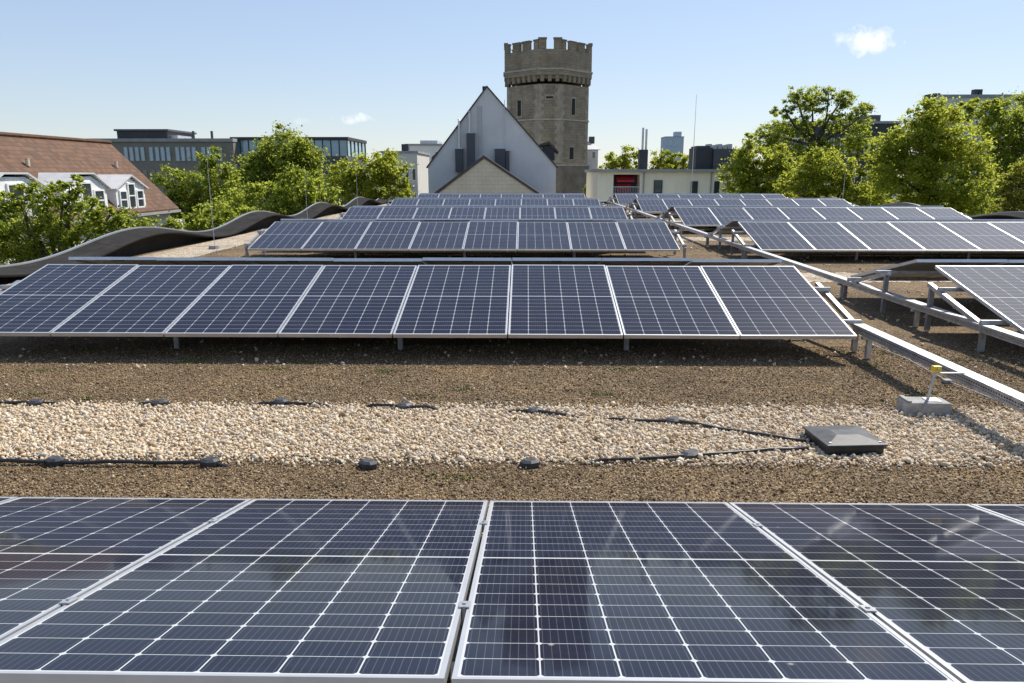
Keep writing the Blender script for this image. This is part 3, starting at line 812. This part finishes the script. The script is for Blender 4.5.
# ---- office block behind the trees
Yo = 120
xo0, xo1 = xat(112, Yo), xat(236, Yo)
OB = empty('office_block', ((xo0 + xo1) / 2, Yo, GZ), 'brown stone office block with paired tall windows and black rooftop box', 'office block')
q = rel(OB); zt = zat(141.5, Yo) - GZ; hw = (xo1 - xo0) / 2
MB().box(-hw - 8, hw, 0, 18, 0, zt).build('wall', M['stone_facade'], OB)
MB().box(-hw - 8.1, hw + .1, -.3, 18.2, zt + .002, zt + .5).build('roof_edge', M['grey_slab'], OB)
z1, z0 = zat(146.5, Yo) - GZ, zat(161, Yo) - GZ
for px in (129, 134.5, 140, 145.5, 154, 160, 165.5, 171, 180, 185.5, 191, 196.5, 206, 211.5, 217, 222.5):
    window(OB, (xat(px, Yo) - OB.location.x, 0, (z0 + z1) / 2), (1, 0, 0), .72, z1 - z0, (0, -1, 0), 'sky_tinted_glass', 'grey_slab', .12, .06)
    window(OB, (xat(px, Yo) - OB.location.x, 0, (z0 + z1) / 2 - 3.6), (1, 0, 0), .72, z1 - z0, (0, -1, 0), 'glass', 'grey_slab', .12, .06)
x0_, x1_ = xat(115.5, Yo) - OB.location.x, xat(166, Yo) - OB.location.x; zb = zat(130, Yo) - GZ
ph = MB().box(x0_, x1_, 2, 12, zt + .5, zb).build('penthouse', M['dark_clad'], OB)
MB().box(x0_ - .3, x1_ + .3, 1.7, 12.3, zb + .002, zb + .3).build('penthouse_roof', M['grey_clad'], OB)
MB().box(x1_, x1_ + 1.2, 3, 8, zt + .5, zb - .6).build('roof_duct', M['zinc'], OB)
for px in (184, 203):
    MB().tube([(xat(px, Yo) - OB.location.x, 5, zt + .5), (xat(px, Yo) - OB.location.x, 5, zt + 1.9)], .22, 8).build('vent_pipe', M['grey_clad'], OB)
# glazed block
gx0, gx1 = xat(230, Yo), xat(346, Yo)
GB = empty('glass_office', ((gx0 + gx1) / 2, Yo + 2, GZ), 'office with blue glazed top storey rising past the round dark tree', 'office block')
hw = (gx1 - gx0) / 2; zt = zat(136.8, Yo + 2) - GZ; zm = zat(156, Yo + 2) - GZ
MB().box(-hw, hw, 0, 14, 0, zm).build('wall', M['grey_clad'], GB)
MB().box(-hw + .1, hw - .1, .1, 13.9, zm, zt - .5).build('glazing', M['blue_glass'], GB)
MB().box(-hw - .2, hw + .2, -.2, 14.2, zt - .5, zt).build('roof_edge', M['dark_clad'], GB)
m = MB()
for i in range(15):
    x = -hw + 2 * hw * i / 14; m.box(x - .06, x + .06, -.03, .12, zm, zt - .5)
for i in range(6):
    y = 14 * i / 5; m.box(hw - .12, hw + .03, y - .06 + (.2 if i == 0 else 0), y + .06 + (.2 if i == 0 else 0), zm, zt - .5)
m.build('mullion', M['dark_clad'], GB)

# ---- distant pale buildings by the gable
def block(name, px0, px1, ytop, Y, dep, wall, label, cols, rows, wmat='glass', wf=.6, z_step=3.0, first=1.8, cat='apartment block', edge='grey_slab', wh=1.5):
    x0, x1 = xat(px0, Y, ytop), xat(px1, Y, ytop); zt = zat(ytop, Y) - GZ
    o = empty(name, ((x0 + x1) / 2, Y, GZ), label, cat); hw = (x1 - x0) / 2
    MB().box(-hw, hw, 0, dep, 0, zt).build('wall', M[wall], o)
    MB().box(-hw - .15, hw + .15, -.15, dep + .15, zt + .002, zt + .25).build('roof_edge', M[edge], o)
    for r_ in range(rows):
        for c_ in range(cols):
            pw_ = 2 * hw / cols
            window(o, (-hw + pw_ * (c_ + .5), 0, zt - first - r_ * z_step), (1, 0, 0), pw_ * wf, wh, (0, -1, 0), wmat, depth=.06)
    return o, hw, zt
o, hw, zt = block('apartment_block', 382, 417, 153, 95, 12, 'pale_wall', 'cream apartment block with balconied windows between bright tree and blue gable', 5, 3, first=2.6)
for i in range(3):
    MB().box(-hw + .4, hw - .4, -.9, -.1, zt - 4.1 - i * 3, zt - 3.9 - i * 3).build('balcony_slab', M['white_wall'], o)
MB().box(-hw * .1, hw * .3, 3, 4, zt + .25, zt + 1.2).build('chimney', M['dark_clad'], o)
o, hw, zt = block('white_office', 406, 441, 145.5, 110, 12, 'white_wall', 'white flat roofed block with blue window band just left of the gable', 3, 2, 'blue_glass', .85, 3.6, 2.4)
MB().box(-hw * .3, hw * .7, 2, 9, zt + .25, zt + .8).build('roof_hut', M['zinc'], o)

# ---- big gabled house
Yh = 60
def gable_house(name, label, Y, apex, le, re, dep, wall, roofm, over, thick, floor=GZ):
    a, l, r_ = at(apex[0], apex[1], Y), at(le[0], le[1], Y), at(re[0], re[1], Y)
    o = empty(name, (a.x, Y, floor), label, 'house')
    P_ = lambda v: (v.x - a.x, v.z - floor)
    ax, az = P_(a); lx, lz = P_(l); rx, rz = P_(r_)
    m = MB(); m.prism([(lx, 0), (rx, 0), (rx, rz), (ax, az), (lx, lz)], 'y', 0, dep); m.build('wall', M[wall], o)
    m = MB()
    for (ex, ez) in ((lx, lz), (rx, rz)):
        dx, dz = ex - ax, ez - az; ln = math.hypot(dx, dz); nx_, nz_ = -dz / ln * (1 if dx > 0 else -1), abs(dx) / ln
        nx_ = abs(dz) / ln * (1 if dx > 0 else -1)
        ex2, ez2 = ex + dx / ln * over, ez + dz / ln * over
        o1 = .01
        A = [(ax, az + o1 * 2), (ex2 + nx_ * o1, ez2 + nz_ * o1), (ex2 + nx_ * thick, ez2 + nz_ * thick), (ax, az + thick / max(nz_, .3))]
        m.prism(A, 'y', -.12, dep + .12)
    rf = m.build('roof', M[roofm], o)
    return o, (ax, az), (lx, lz), (rx, rz), rf
GH, A_, L_, R_, rf = gable_house('gabled_house', 'tall house with steep windowless blue grey gable in front of the stone tower', Yh, (487, 87.5), (428, 167), (556, 167), 14, 'render_blue', 'dark_roof', .12, .10)
hx = lambda px, py=140: at(px, py, Yh).x - GH.location.x
hz = lambda py: zat(py, Yh) - GZ
MB().box(hx(482.5), hx(487), .4, 1.2, hz(93), hz(85.5)).build('chimney', M['dark_clad'], GH)
def flue(px0, px1, yt, yb, pipe, ptop):
    b_ = MB().box(hx(px0), hx(px1), -.5, -.02, hz(yb), hz(yt)).build('flue_box', M['grey_clad'], GH)
    MB().box(hx(px0) - .04, hx(px1) + .04, -.54, -.0, hz(yt) + .002, hz(yt) + .06).build('flue_cap', M['zinc'], b_)
    if pipe:
        xx = hx(pipe); m = MB(); m.tube([(xx, -.26, hz(yt) + .05), (xx, -.26, hz(ptop))], .085, 10); m.tube([(xx, -.26, hz(ptop) + .05), (xx, -.26, hz(ptop) + .16)], [.13, .04], 10)
        m.build('flue_pipe', M['steel_flue'], b_)
flue(455.5, 463, 149, 172, 459.5, 121)
flue(467, 475, 133.5, 168, 470, 113)
flue(495, 505, 149, 172, None, 0)
flue(506, 509.5, 151, 172, None, 0)
m = MB()
for px in (478.3, 482): m.tube([(hx(px), -.18, hz(156)), (hx(px), -.18, hz(106))], .02, 6)
for i in range(22): m.tube([(hx(478.3), -.18, hz(155 - i * 2.3)), (hx(482), -.18, hz(155 - i * 2.3))], .014, 5)
m.build('ladder', M['wire'], GH)
MB().tube([(hx(504.6), -.1, hz(152)), (hx(504.6), -.1, hz(100))], .025, 6).build('lightning_rod', M['rod'], GH)
for sgn, p0, p1, yt, yb in ((-1, 431, 447, 147, 160), (1, 541, 558, 140.5, 160)):
    xa, xb = hx(p0), hx(p1)
    m = MB(); m.box(min(xa, xb) + .2, max(xa, xb) - .2, 1.2, 4.2, hz(yb), hz(yt) - .35)
    dm = m.build('dormer', M['dark_clad'], GH)
    m = MB(); zc = hz(yt)
    m.prism([(xa - .1, zc - .75 if sgn < 0 else zc - .25), ((xa + xb) / 2, zc - .1 if sgn < 0 else zc), (xb + .1, zc - .3 if sgn < 0 else zc - .8), (xb + .1, zc - .45 if sgn < 0 else zc - .95), ((xa + xb) / 2, zc - .25), (xa - .1, zc - .9 if sgn < 0 else zc - .42)], 'y', 1.0, 4.4)
    m.build('dormer_roof', M['dark_roof'], dm)
# small beige gable
BG, A2, L2, R2, rf = gable_house('beige_gable_house', 'small beige panelled gable with dark brown verge before the blue house', 56, (484, 158.5), (436, 195), (538, 195), 3.2, 'beige', 'dark_roof', .6, .2)

# ---- stone tower
Yt = 86.0
tc = at(547, 120, Yt + 4.5); TW = empty('stone_tower', (tc.x, Yt + 4.5, GZ), 'octagonal grey brown stone tower with battlements behind the blue gable', 'tower')
sc_ = (xat(588, Yt + 2, 120) - xat(506, Yt + 2, 120)) / 82.0
Z = lambda py: zat(py, Yt) - GZ
def oct_(a, c):
    "square of half-width a (along the diagonal view) with chamfered corners: chamfer half-length c; corner towards -Y"
    # build in local frame with sides along x/y then rotate 45 deg
    s = a
    pts = [(s - c, -s), (s, -s + c), (s, s - c), (s - c, s), (-s + c, s), (-s, s - c), (-s, -s + c), (-s + c, -s)]
    k = math.sqrt(.5); return [((x - y) * k, (x + y) * k) for x, y in pts]
# chamfer edge 22 px, long faces 42 px
def ring(px_half): 
    f = px_half / 41.0
    long_, ch = 42.4 * sc_ * f, 22 * sc_ * f
    c = ch / math.sqrt(2); a = (long_ + 2 * c) / 2
    return oct_(a, c)
rot = lambda pts, d: [(x * math.cos(d) - y * math.sin(d), x * math.sin(d) + y * math.cos(d)) for x, y in pts]
TR = R(1.5)
O = lambda h: rot(ring(h), TR)
shaft = MB().prism(O(41), 'z', Z(165), Z(84)).build('shaft', M['stone'], TW)
MB().prism(O(43), 'z', 0, Z(165)).build('base', M['stone_dark'], TW)
MB().prism(O(42.2), 'z', Z(120.2), Z(118.6)).build('string_course', M['trim_stone'], TW)
MB().prism(O(43.6), 'z', Z(166), Z(164.3)).build('plinth_course', M['trim_stone'], TW)
def offs(pts, i, f, dn):
    a, b = Vector(pts[i]), Vector(pts[(i + 1) % 8]); p = a.lerp(b, f); t_ = (b - a).normalized(); n_ = Vector((t_.y, -t_.x)); 
    if n_.dot(p) < 0: n_ = -n_
    return p + n_ * dn, t_, n_
def wbox(m, pts, i, f, wd, z0, z1, d0, d1):
    p, t_, n_ = offs(pts, i, f, 0)
    vs = [p + t_ * u + n_ * d_ for d_ in (d0, d1) for u in (-wd / 2, wd / 2)]
    vs = [(v.x, v.y, z) for z in (z0, z1) for v in vs]
    m.add(vs, [(0, 1, 3, 2), (4, 6, 7, 5), (0, 4, 5, 1), (2, 3, 7, 6), (0, 2, 6, 4), (1, 5, 7, 3)])
O41, O45 = O(41), O(43.6)
# corbel table
m = MB()
for i in range(8):
    ln = (Vector(O41[i]) - Vector(O41[(i + 1) % 8])).length; k = max(2, round(ln / .75))
    for j in range(k):
        m = MB(); wbox(m, O41, i, (j + .5) / k, .40, Z(81.5), Z(75.5), -.05, .26); m.build('corbel', M['stone'], TW)
MB().prism(O(42.1), 'z', Z(78.6), Z(75.6)).build('corbel_backing', M['stone_dark'], TW)
MB().prism(O(43.9), 'z', Z(75.4), Z(70.3)).build('corbel_band', M['stone'], TW)
MB().prism(O(44.8), 'z', Z(70.2), Z(68.4)).build('string_course', M['trim_stone'], TW)
# parapet ring (hollow) and merlons
def wallring(m, outer, inner, z0, z1):
    n = 8; vs = [(x, y, z0) for x, y in outer] + [(x, y, z1) for x, y in outer] + [(x, y, z0) for x, y in inner] + [(x, y, z1) for x, y in inner]
    fs = []
    for i in range(n):
        j = (i + 1) % n
        fs += [(i, j, n + j, n + i), (2 * n + j, 2 * n + i, 3 * n + i, 3 * n + j), (n + i, n + j, 3 * n + j, 3 * n + i), (j, i, 2 * n + i, 2 * n + j)]
    m.add(vs, fs)
m = MB(); wallring(m, O(43.6), O(38), Z(68.2), Z(49.5)); m.build('parapet', M['stone'], TW)
MB().prism(O(37.9), 'z', Z(69), Z(64)).build('roof', M['membrane'], TW)
for i in range(8):
    ln = (Vector(O45[i]) - Vector(O45[(i + 1) % 8])).length
    fr = [(.065, .62), (.355, 1.08), (.645, 1.08), (.935, .62)]
    if ln < 3.5:
        fr = [(.19, .84), (.81, .84)]
    for f, wd in fr:
        m = MB(); zt_ = Z(39.6) if ln < 3.5 else Z(41.4)
        wbox(m, O45, i, f, wd, Z(49.4), zt_, -.36, -.003)
        me_ = m.build('merlon', M['stone'], TW)
        m = MB(); wbox(m, O45, i, f, wd + .12, zt_ + .002, zt_ + .16, -.40, .05); m.build('coping', M['stone_dark'], me_)
# quoins at the corners that face us
for i in range(8):
    m = MB()
    z = Z(163)
    j = 0
    while z < Z(85):
        for e, ii in ((0, i), (1, (i - 1) % 8)):
            wd = .62 if (j + e) % 2 else .38
            ln = (Vector(O41[ii]) - Vector(O41[(ii + 1) % 8])).length
            f = (wd / 2) / ln if ii == i else 1 - (wd / 2) / ln
            wbox(m, O41, ii, f, wd, z, z + .401, -.02, .03 + .004 * (j % 2) + .002 * e)
        z += .40; j += 1
    m.build('quoin_strip', M['quoin'], TW)
# slit windows
def face_hits():
    out = []
    for i in range(8):
        p, t_, n_ = offs(O41, i, .5, 0)
        out.append((n_, i))
    return out
lf = min(range(8), key=lambda i: (offs(O41, i, .5, 0)[2] - Vector((-.707, -.707))).length)
rf_ = min(range(8), key=lambda i: (offs(O41, i, .5, 0)[2] - Vector((.707, -.707))).length)
mf = min(range(8), key=lambda i: (offs(O41, i, .5, 0)[2] - Vector((0, -1))).length)
def slit(i, f, z0, z1, wd=.55):
    m = MB(); wbox(m, O41, i, f - 0, wd + .3, z0 - .15, z1 + .2, -.02, .05); s_ = m.build('slit_window', M['quoin'], TW)
    m = MB(); wbox(m, O41, i, f, wd, z0, z1, -.02, .06); m.build('opening_shade', M['slit'], s_)  # solid dark box, its colour stands for the shade in the slit
def frac_for(i, px):
    best = min(range(101), key=lambda k: abs(xat(px, TW.location.y + offs(O41, i, k / 100, 0)[0].y, 110) - (TW.location.x + offs(O41, i, k / 100, 0)[0].x)))
    return best / 100
slit(lf, frac_for(lf, 519.6), Z(115), Z(99))
slit(rf_, frac_for(rf_, 573), Z(114), Z(97.5))
slit(rf_, frac_for(rf_, 572), Z(159), Z(147), .7)
slit(mf, .5, Z(98.5), Z(96.5), .8)
for i in (lf, rf_, mf): slit(i, .5, Z(189), Z(183), .5)
# white oriel at the tower's flank
ox = xat(593, Yt + 6, 150)
OR_ = empty('white_turret_house', (ox, Yt + 6, GZ), 'small white house with pointed pale roof at the right foot of the tower', 'house')
z_ = lambda py: zat(py, Yt + 6) - GZ
MB().box(-.6, .62, 0, 4, 0, z_(150)).build('wall', M['white_wall'], OR_)
MB().add([(-.75, -.15, z_(149.5)), (.95, -.15, z_(149.5)), (.95, 4.15, z_(149.5)), (-.75, 4.15, z_(149.5)), (-.6, 2, z_(140))], [(3, 2, 1, 0), (0, 1, 4), (1, 2, 4), (2, 3, 4), (3, 0, 4)]).build('roof', M['zinc'], OR_)
MB().box(-.35, .3, 1.5, 2.5, z_(143), z_(136)).build('chimney', M['grey_clad'], OR_)
window(OR_, (.1, 0, z_(155)), (1, 0, 0), .5, .9, (0, -1, 0))

# ---- cream flat roofed building
Yc = 55
cx0, cx1 = xat(597.5, Yc), xat(742, Yc)
CB = empty('cream_building', ((cx0 + cx1) / 2, Yc, GZ), 'low cream building with flat grey roof and a recessed red balcony', 'building')
q_ = lambda px, d=0: xat(px, Yc + d) - CB.location.x
cz = lambda py: zat(py, Yc) - GZ
hw = (cx1 - cx0) / 2
bx0, bx1 = q_(613.5), q_(640)
m = MB(); m.box(-hw, bx0, 0, 10, 0, cz(172)); m.box(bx1, hw, 0, 10, 0, cz(172)); m.box(bx0, bx1, 1.6, 10, 0, cz(172)); m.box(bx0, bx1, 0, 1.6, 0, cz(194)); m.box(bx0, bx1, 0, 1.6, cz(174.5), cz(172))
m.build('wall', M['cream'], CB)
MB().box(-hw - .15, hw + .15, -.35, 10.2, cz(172) + .002, cz(169.2)).build('roof_slab', M['grey_slab'], CB)
m = MB(); a0, a1 = q_(617.5), q_(635)
m.add([(a0, 1.3, cz(175)), (a1, 1.3, cz(175)), (a1, .15, cz(180.5)), (a0, .15, cz(180.5)), (a0, .15, cz(182)), (a1, .15, cz(182)), (a1, 1.32, cz(176.5)), (a0, 1.32, cz(176.5))], [(0, 1, 2, 3), (3, 2, 5, 4), (4, 5, 6, 7), (0, 3, 4, 7), (1, 6, 5, 2)])
m.build('awning', M['red_awning'], CB)
MB().box(bx0 + .02, bx1 - .02, 1.45, 1.595, cz(193), cz(174.6)).build('balcony_back', M['dark_clad'], CB)
MB().box(a0 + .1, a1 - .1, 1.3, 1.44, cz(193.5), cz(184)).build('balcony_door', M['red_awning'], CB)
m = MB(); m.box(bx0, bx1, .03, .07, cz(187.2), cz(186.4))
for i in range(16): xx = bx0 + (bx1 - bx0) * (i + .5) / 16; m.box(xx - .012, xx + .012, .035, .065, cz(193.8), cz(187.2))
m.build('railing', M['wire'], CB)
window(CB, (q_(658.2), 0, cz(187.2)), (1, 0, 0), q_(662.5) - q_(654), cz(180) - cz(194), (0, -1, 0), 'green_glass', 'dark_clad', mull=(1, 1), fw=.05)
window(CB, (q_(694.5), 0, cz(187.2)), (1, 0, 0), q_(697.8) - q_(691), cz(181) - cz(193), (0, -1, 0), 'glass', 'dark_clad', fw=.05)
window(CB, (q_(717), 0, cz(187.2)), (1, 0, 0), q_(719) - q_(714), cz(181) - cz(193), (0, -1, 0), 'glass', 'dark_clad', fw=.05)
for px in (643.5, 711): MB().tube([(q_(px), -.07, 0), (q_(px), -.07, cz(172))], .05, 8).build('downpipe', M['grey_slab'], CB)
ch = MB().box(q_(638.5, 3), q_(647, 3), 3, 3.7, cz(169) + .01, cz(148.3)).build('chimney', M['dark_clad'], CB)
for px, yt in ((641.3, 125), (644.7, 126.5)): MB().tube([(q_(px, 3.35), 3.35, cz(148.3) - .05), (q_(px, 3.35), 3.35, cz(yt))], .085, 10).build('flue_pipe', M['steel_flue'], ch)
k1 = MB().box(q_(694.7, 2.5), q_(711, 2.5), 2.5, 5, cz(169) + .01, cz(146.5)).build('plant_box', M['dark_clad'], CB)
MB().box(q_(696, 2.5), q_(709, 2.5), 2.7, 4.8, cz(146.5) + .002, cz(144.5)).build('cooler', M['grey_clad'], k1)
k2 = MB().box(q_(712.5, 2.2), q_(741, 2.2), 2.2, 6, cz(169) + .01, cz(148)).build('plant_box', M['grey_clad'], CB)
for i in range(5): MB().box(q_(716) + i * .38, q_(716) + i * .38 + .3, 3, 3.9, cz(148) + .002, cz(142.5 + (i % 2))).build('cooler', M['zinc'], k2)

# ---- far high-rise and others
Yz = 420
HR, hw, zt = block('high_rise', 665.6, 684, 137, Yz, 14, 'hazed_concrete', 'slim grey high rise far away above the yellow green trees', 5, 6, 'sky_tinted_glass', .5, 4.5, 3, 'high rise', wh=2.2)
MB().box(hw * .15, hw * .85, 3, 9, zt + .25, zt + 2.9).build('lift_hut', M['hazed_concrete'], HR)
Yd = 80
DB, hw, zt = block('dark_building', 790, 900, 124, Yd, 7, 'dark_clad', 'dark grey flat building half hidden behind the open crowned tree', 9, 4, 'glass', .5, 3.2, 2.2, 'building')
MB().box(hw * .55, hw * .8, 2, 6, zt + .25, zt + 1.0).build('plant_box', M['grey_clad'], DB)
FB, hw, zt = block('curved_office', 940, 1130, 98.5, 125, 5, 'pale_wall', 'pale grey long building showing over the tree tops at right', 22, 5, 'sky_tinted_glass', .6, 3.5, 2.0, 'office block')
MB().box(-hw * 1.0, -hw * .93, 2, 5, zt + .25, zt + .9).build('roof_hut', M['dark_clad'], FB)
for px in (983.5, 988):
    MB().box(xat(px, 125, 95) - FB.location.x - .3, xat(px, 125, 95) - FB.location.x + .25, 2, 3, zt + .25, zt + 1.5).build('roof_vent', M['dark_clad'], FB)
m = MB(); m.box(-hw - .1, hw, -.02, 1, zt + .27, zt + .5); m.build('roof_rail', M['grey_slab'], FB)

# ================================================================== TREES
def tree(label, crown, Y, seed, leafmat, leaf, nclump, per, name='leafy_tree', base=None, dark=None, group='trees around the roof', depth=.85, trunk_r=.22, low=None):
    """crown: list of ellipses (px, py, rx_px, ry_px) as the photograph shows the lobes of the crown"""
    rng = np.random.default_rng(seed); rnd = random.Random(seed)
    lob = []
    for (px, py, rx, ry) in crown:
        c = at(px, py, Y); sc = (at(px + 1, py, Y) - c).length
        lob.append((c + Vector((0, rnd.uniform(-.3, .3) * rx * sc, 0)), rx * sc, ry * sc))
    bx_ = sum(l[0].x * l[1] for l in lob) / sum(l[1] for l in lob)
    root = empty(name, (bx_, Y, GZ), label, 'tree', group)
    tot = sum(l[1] * l[2] for l in lob)
    V = []; cents = []
    for (c, rx, rz) in lob:
        k = max(3, int(nclump * rx * rz / tot))
        for _ in range(k):
            d_ = rng.normal(size=3); d_ /= np.linalg.norm(d_); rr = rng.random() ** .38
            cc = np.array([c.x + d_[0] * rx * rr, c.y + d_[1] * rx * depth * rr, c.z + d_[2] * rz * rr])
            cr = min(rx, rz) * rng.uniform(.18, .46)
            cents.append((cc, c))
            nl_ = int(per * 1.25 * rng.uniform(.5, 1.5))
            dd = rng.normal(size=(nl_, 3)); dd /= np.linalg.norm(dd, axis=1, keepdims=True)
            pos = cc + dd * (np.abs(rng.normal(0, .62, (nl_, 1)))) * cr * np.array([1.15, 1.15, .75])
            V.append(pos)
    Pn = np.concatenate(V); n = len(Pn)
    nr = rng.normal(size=(n, 3)); nr[:, 2] += .7; nr /= np.linalg.norm(nr, axis=1, keepdims=True)
    a = rng.normal(size=(n, 3)); t1 = np.cross(nr, a); t1 /= np.linalg.norm(t1, axis=1, keepdims=True); t2 = np.cross(nr, t1)
    s = leaf * .74 * rng.uniform(.5, 1.35, (n, 1))
    q0 = Pn - t1 * s; q1 = Pn - t2 * s * .55 + nr * s * .12; q2 = Pn + t1 * s; q3 = Pn + t2 * s * .55 + nr * s * .12
    W = np.stack([q0, q1, q2, q3], 1).reshape(-1, 3) - np.array([bx_, Y, GZ])
    F = np.arange(4 * n).reshape(n, 4)
    np_mesh('crown', W, F, M[leafmat], root)
    # trunk and limbs
    m = MB()
    zmin = min(l[0].z - l[2] for l in lob); top = max(l[0].z for l in lob)
    fork = Vector((0, 0, max(2.5, (zmin + .35 * (top - zmin)) - GZ)))
    m.tube([(0, 0, 0), (rnd.uniform(-.2, .2), rnd.uniform(-.2, .2), fork.z * .5), fork], [trunk_r * 1.25, trunk_r, trunk_r * .8], 9)
    for (c, rx, rz) in lob:
        e = c - Vector((bx_, Y, GZ)) + Vector((0, 0, rz * .25)); mid = fork.lerp(e, .55) + Vector((rnd.uniform(-.3, .3), rnd.uniform(-.3, .3), -.2))
        m.tube([fork - Vector((0, 0, .4)), mid, e], [trunk_r * .42, trunk_r * .24, trunk_r * .07], 7)
    for (cc, c) in rnd.sample(cents, min(40, len(cents))):
        e = Vector(cc) - Vector((bx_, Y, GZ)); st = c - Vector((bx_, Y, GZ)); mid = st.lerp(e, .5) + Vector((0, 0, -.15))
        m.tube([st, mid, e], [trunk_r * .16, trunk_r * .09, trunk_r * .03], 5)
    m.build('trunk', M['bark'], root, smooth=True)
    return root

# street trees on the left
tree('broad green street tree covering the dormers of the tiled house', [(20, 230, 42, 30), (62, 220, 34, 26), (-25, 232, 45, 38), (102, 231, 30, 20), (79, 190, 9, 16), (64, 198, 14, 12), (20, 204, 20, 9), (44, 198, 20, 17), (98, 205, 16, 13), (72, 188, 12, 14), (12, 198, 22, 14), (112, 214, 18, 12), (116, 219, 14, 10), (5, 212, 18, 12), (142, 226, 26, 15), (30, 270, 55, 40), (100, 265, 45, 30)], 24, 1, 'leaf_green', .075, 560, 80, low=1)
tree('dark green tree between the tiled house gable and the office block', [(172, 188, 20, 20), (195, 200, 24, 28), (175, 222, 22, 22), (215, 165, 16, 18), (222, 200, 22, 30)], 58, 2, 'leaf_dark', .17, 170, 130)
tree('tall round dark tree standing before the glass office', [(286, 152, 30, 26), (262, 165, 22, 24), (308, 165, 22, 24), (284, 185, 40, 30), (245, 178, 22, 24)], 70, 3, 'leaf_dark', .19, 200, 130)
tree('light green tree in front of the round dark tree', [(300, 190, 24, 22), (322, 202, 20, 18), (270, 205, 26, 24), (240, 212, 24, 22), (300, 215, 34, 20)], 46, 4, 'leaf_green', .13, 170, 130)
tree('bright green tree just before the pale apartment block', [(365, 172, 24, 20), (390, 176, 20, 22), (345, 182, 20, 18), (375, 195, 36, 18), (405, 190, 12, 12)], 55, 5, 'leaf_yellow', .14, 170, 130)
tree('low green tree filling the gap right above the wavy edge crest', [(215, 222, 26, 18), (190, 235, 24, 20), (250, 228, 22, 18), (165, 228, 16, 10)], 38, 6, 'leaf_green', .11, 120, 130)
# behind the cream building
tree('yellow green round tree left of the twin flue chimney', [(628, 156, 11, 13), (612, 162, 10, 10), (622, 172, 18, 14)], 78, 7, 'leaf_yellow', .16, 80, 110)
tree('yellow green tree below the far high rise', [(660, 158, 11, 10), (676, 163, 12, 9), (688, 164, 8, 8), (666, 172, 20, 10)], 82, 8, 'leaf_yellow', .16, 90, 110)
tree('small green tree between the tower foot and the cream building', [(598, 178, 7, 12), (592, 186, 7, 10)], 72, 18, 'leaf_green', .14, 40, 100)
# right side
tree('open crowned tree with visible forked limbs against the sky', [(812, 103, 17, 16), (843, 100, 12, 12), (782, 110, 12, 9), (800, 128, 18, 12), (862, 118, 13, 14), (835, 124, 16, 12), (775, 138, 20, 16), (815, 150, 28, 14), (858, 142, 18, 16), (795, 95, 10, 9), (828, 94, 8, 8)], 52, 9, 'leaf_green', .105, 420, 60, trunk_r=.30)
tree('yellow green bushy tree beside the dark plant boxes', [(752, 160, 18, 20), (738, 178, 20, 16), (765, 182, 26, 20), (778, 160, 16, 16), (750, 140, 8, 8), (790, 172, 16, 18), (755, 198, 40, 14)], 47, 10, 'leaf_yellow', .11, 240, 130)
tree('young pale green tree below the open crowned tree', [(820, 172, 22, 22), (800, 185, 22, 18), (846, 176, 16, 22), (866, 170, 9, 16), (850, 194, 26, 14), (830, 205, 40, 16), (868, 196, 18, 16), (812, 160, 14, 12)], 42, 11, 'leaf_yellow', .095, 260, 120)
tree('large dense yellow green tree beside the farthest panel row', [(935, 130, 34, 28), (910, 150, 34, 28), (960, 150, 30, 28), (900, 180, 30, 26), (945, 182, 42, 28), (975, 180, 18, 26), (925, 112, 20, 14), (920, 208, 40, 22), (965, 210, 34, 20), (895, 150, 16, 20)], 40, 12, 'leaf_yellow', .095, 560, 120, trunk_r=.3)
tree('dark green tree behind the dense yellow green one at the frame edge', [(1000, 120, 26, 22), (1015, 150, 26, 30), (985, 105, 16, 10), (1040, 120, 30, 30), (1005, 185, 30, 26), (970, 112, 16, 12), (1000, 210, 40, 20)], 50, 13, 'leaf_green', .12, 330, 130)
tree('olive brown bushy shrub tree at the frame edge', [(1012, 190, 16, 20), (1015, 210, 26, 16), (1030, 182, 22, 26), (1045, 200, 26, 20)], 36, 14, 'leaf_olive', .085, 130, 130)
tree('dark tree in the gap between open crowned and dense trees', [(882, 165, 14, 30), (876, 190, 16, 16)], 60, 15, 'leaf_dark', .15, 80, 120)
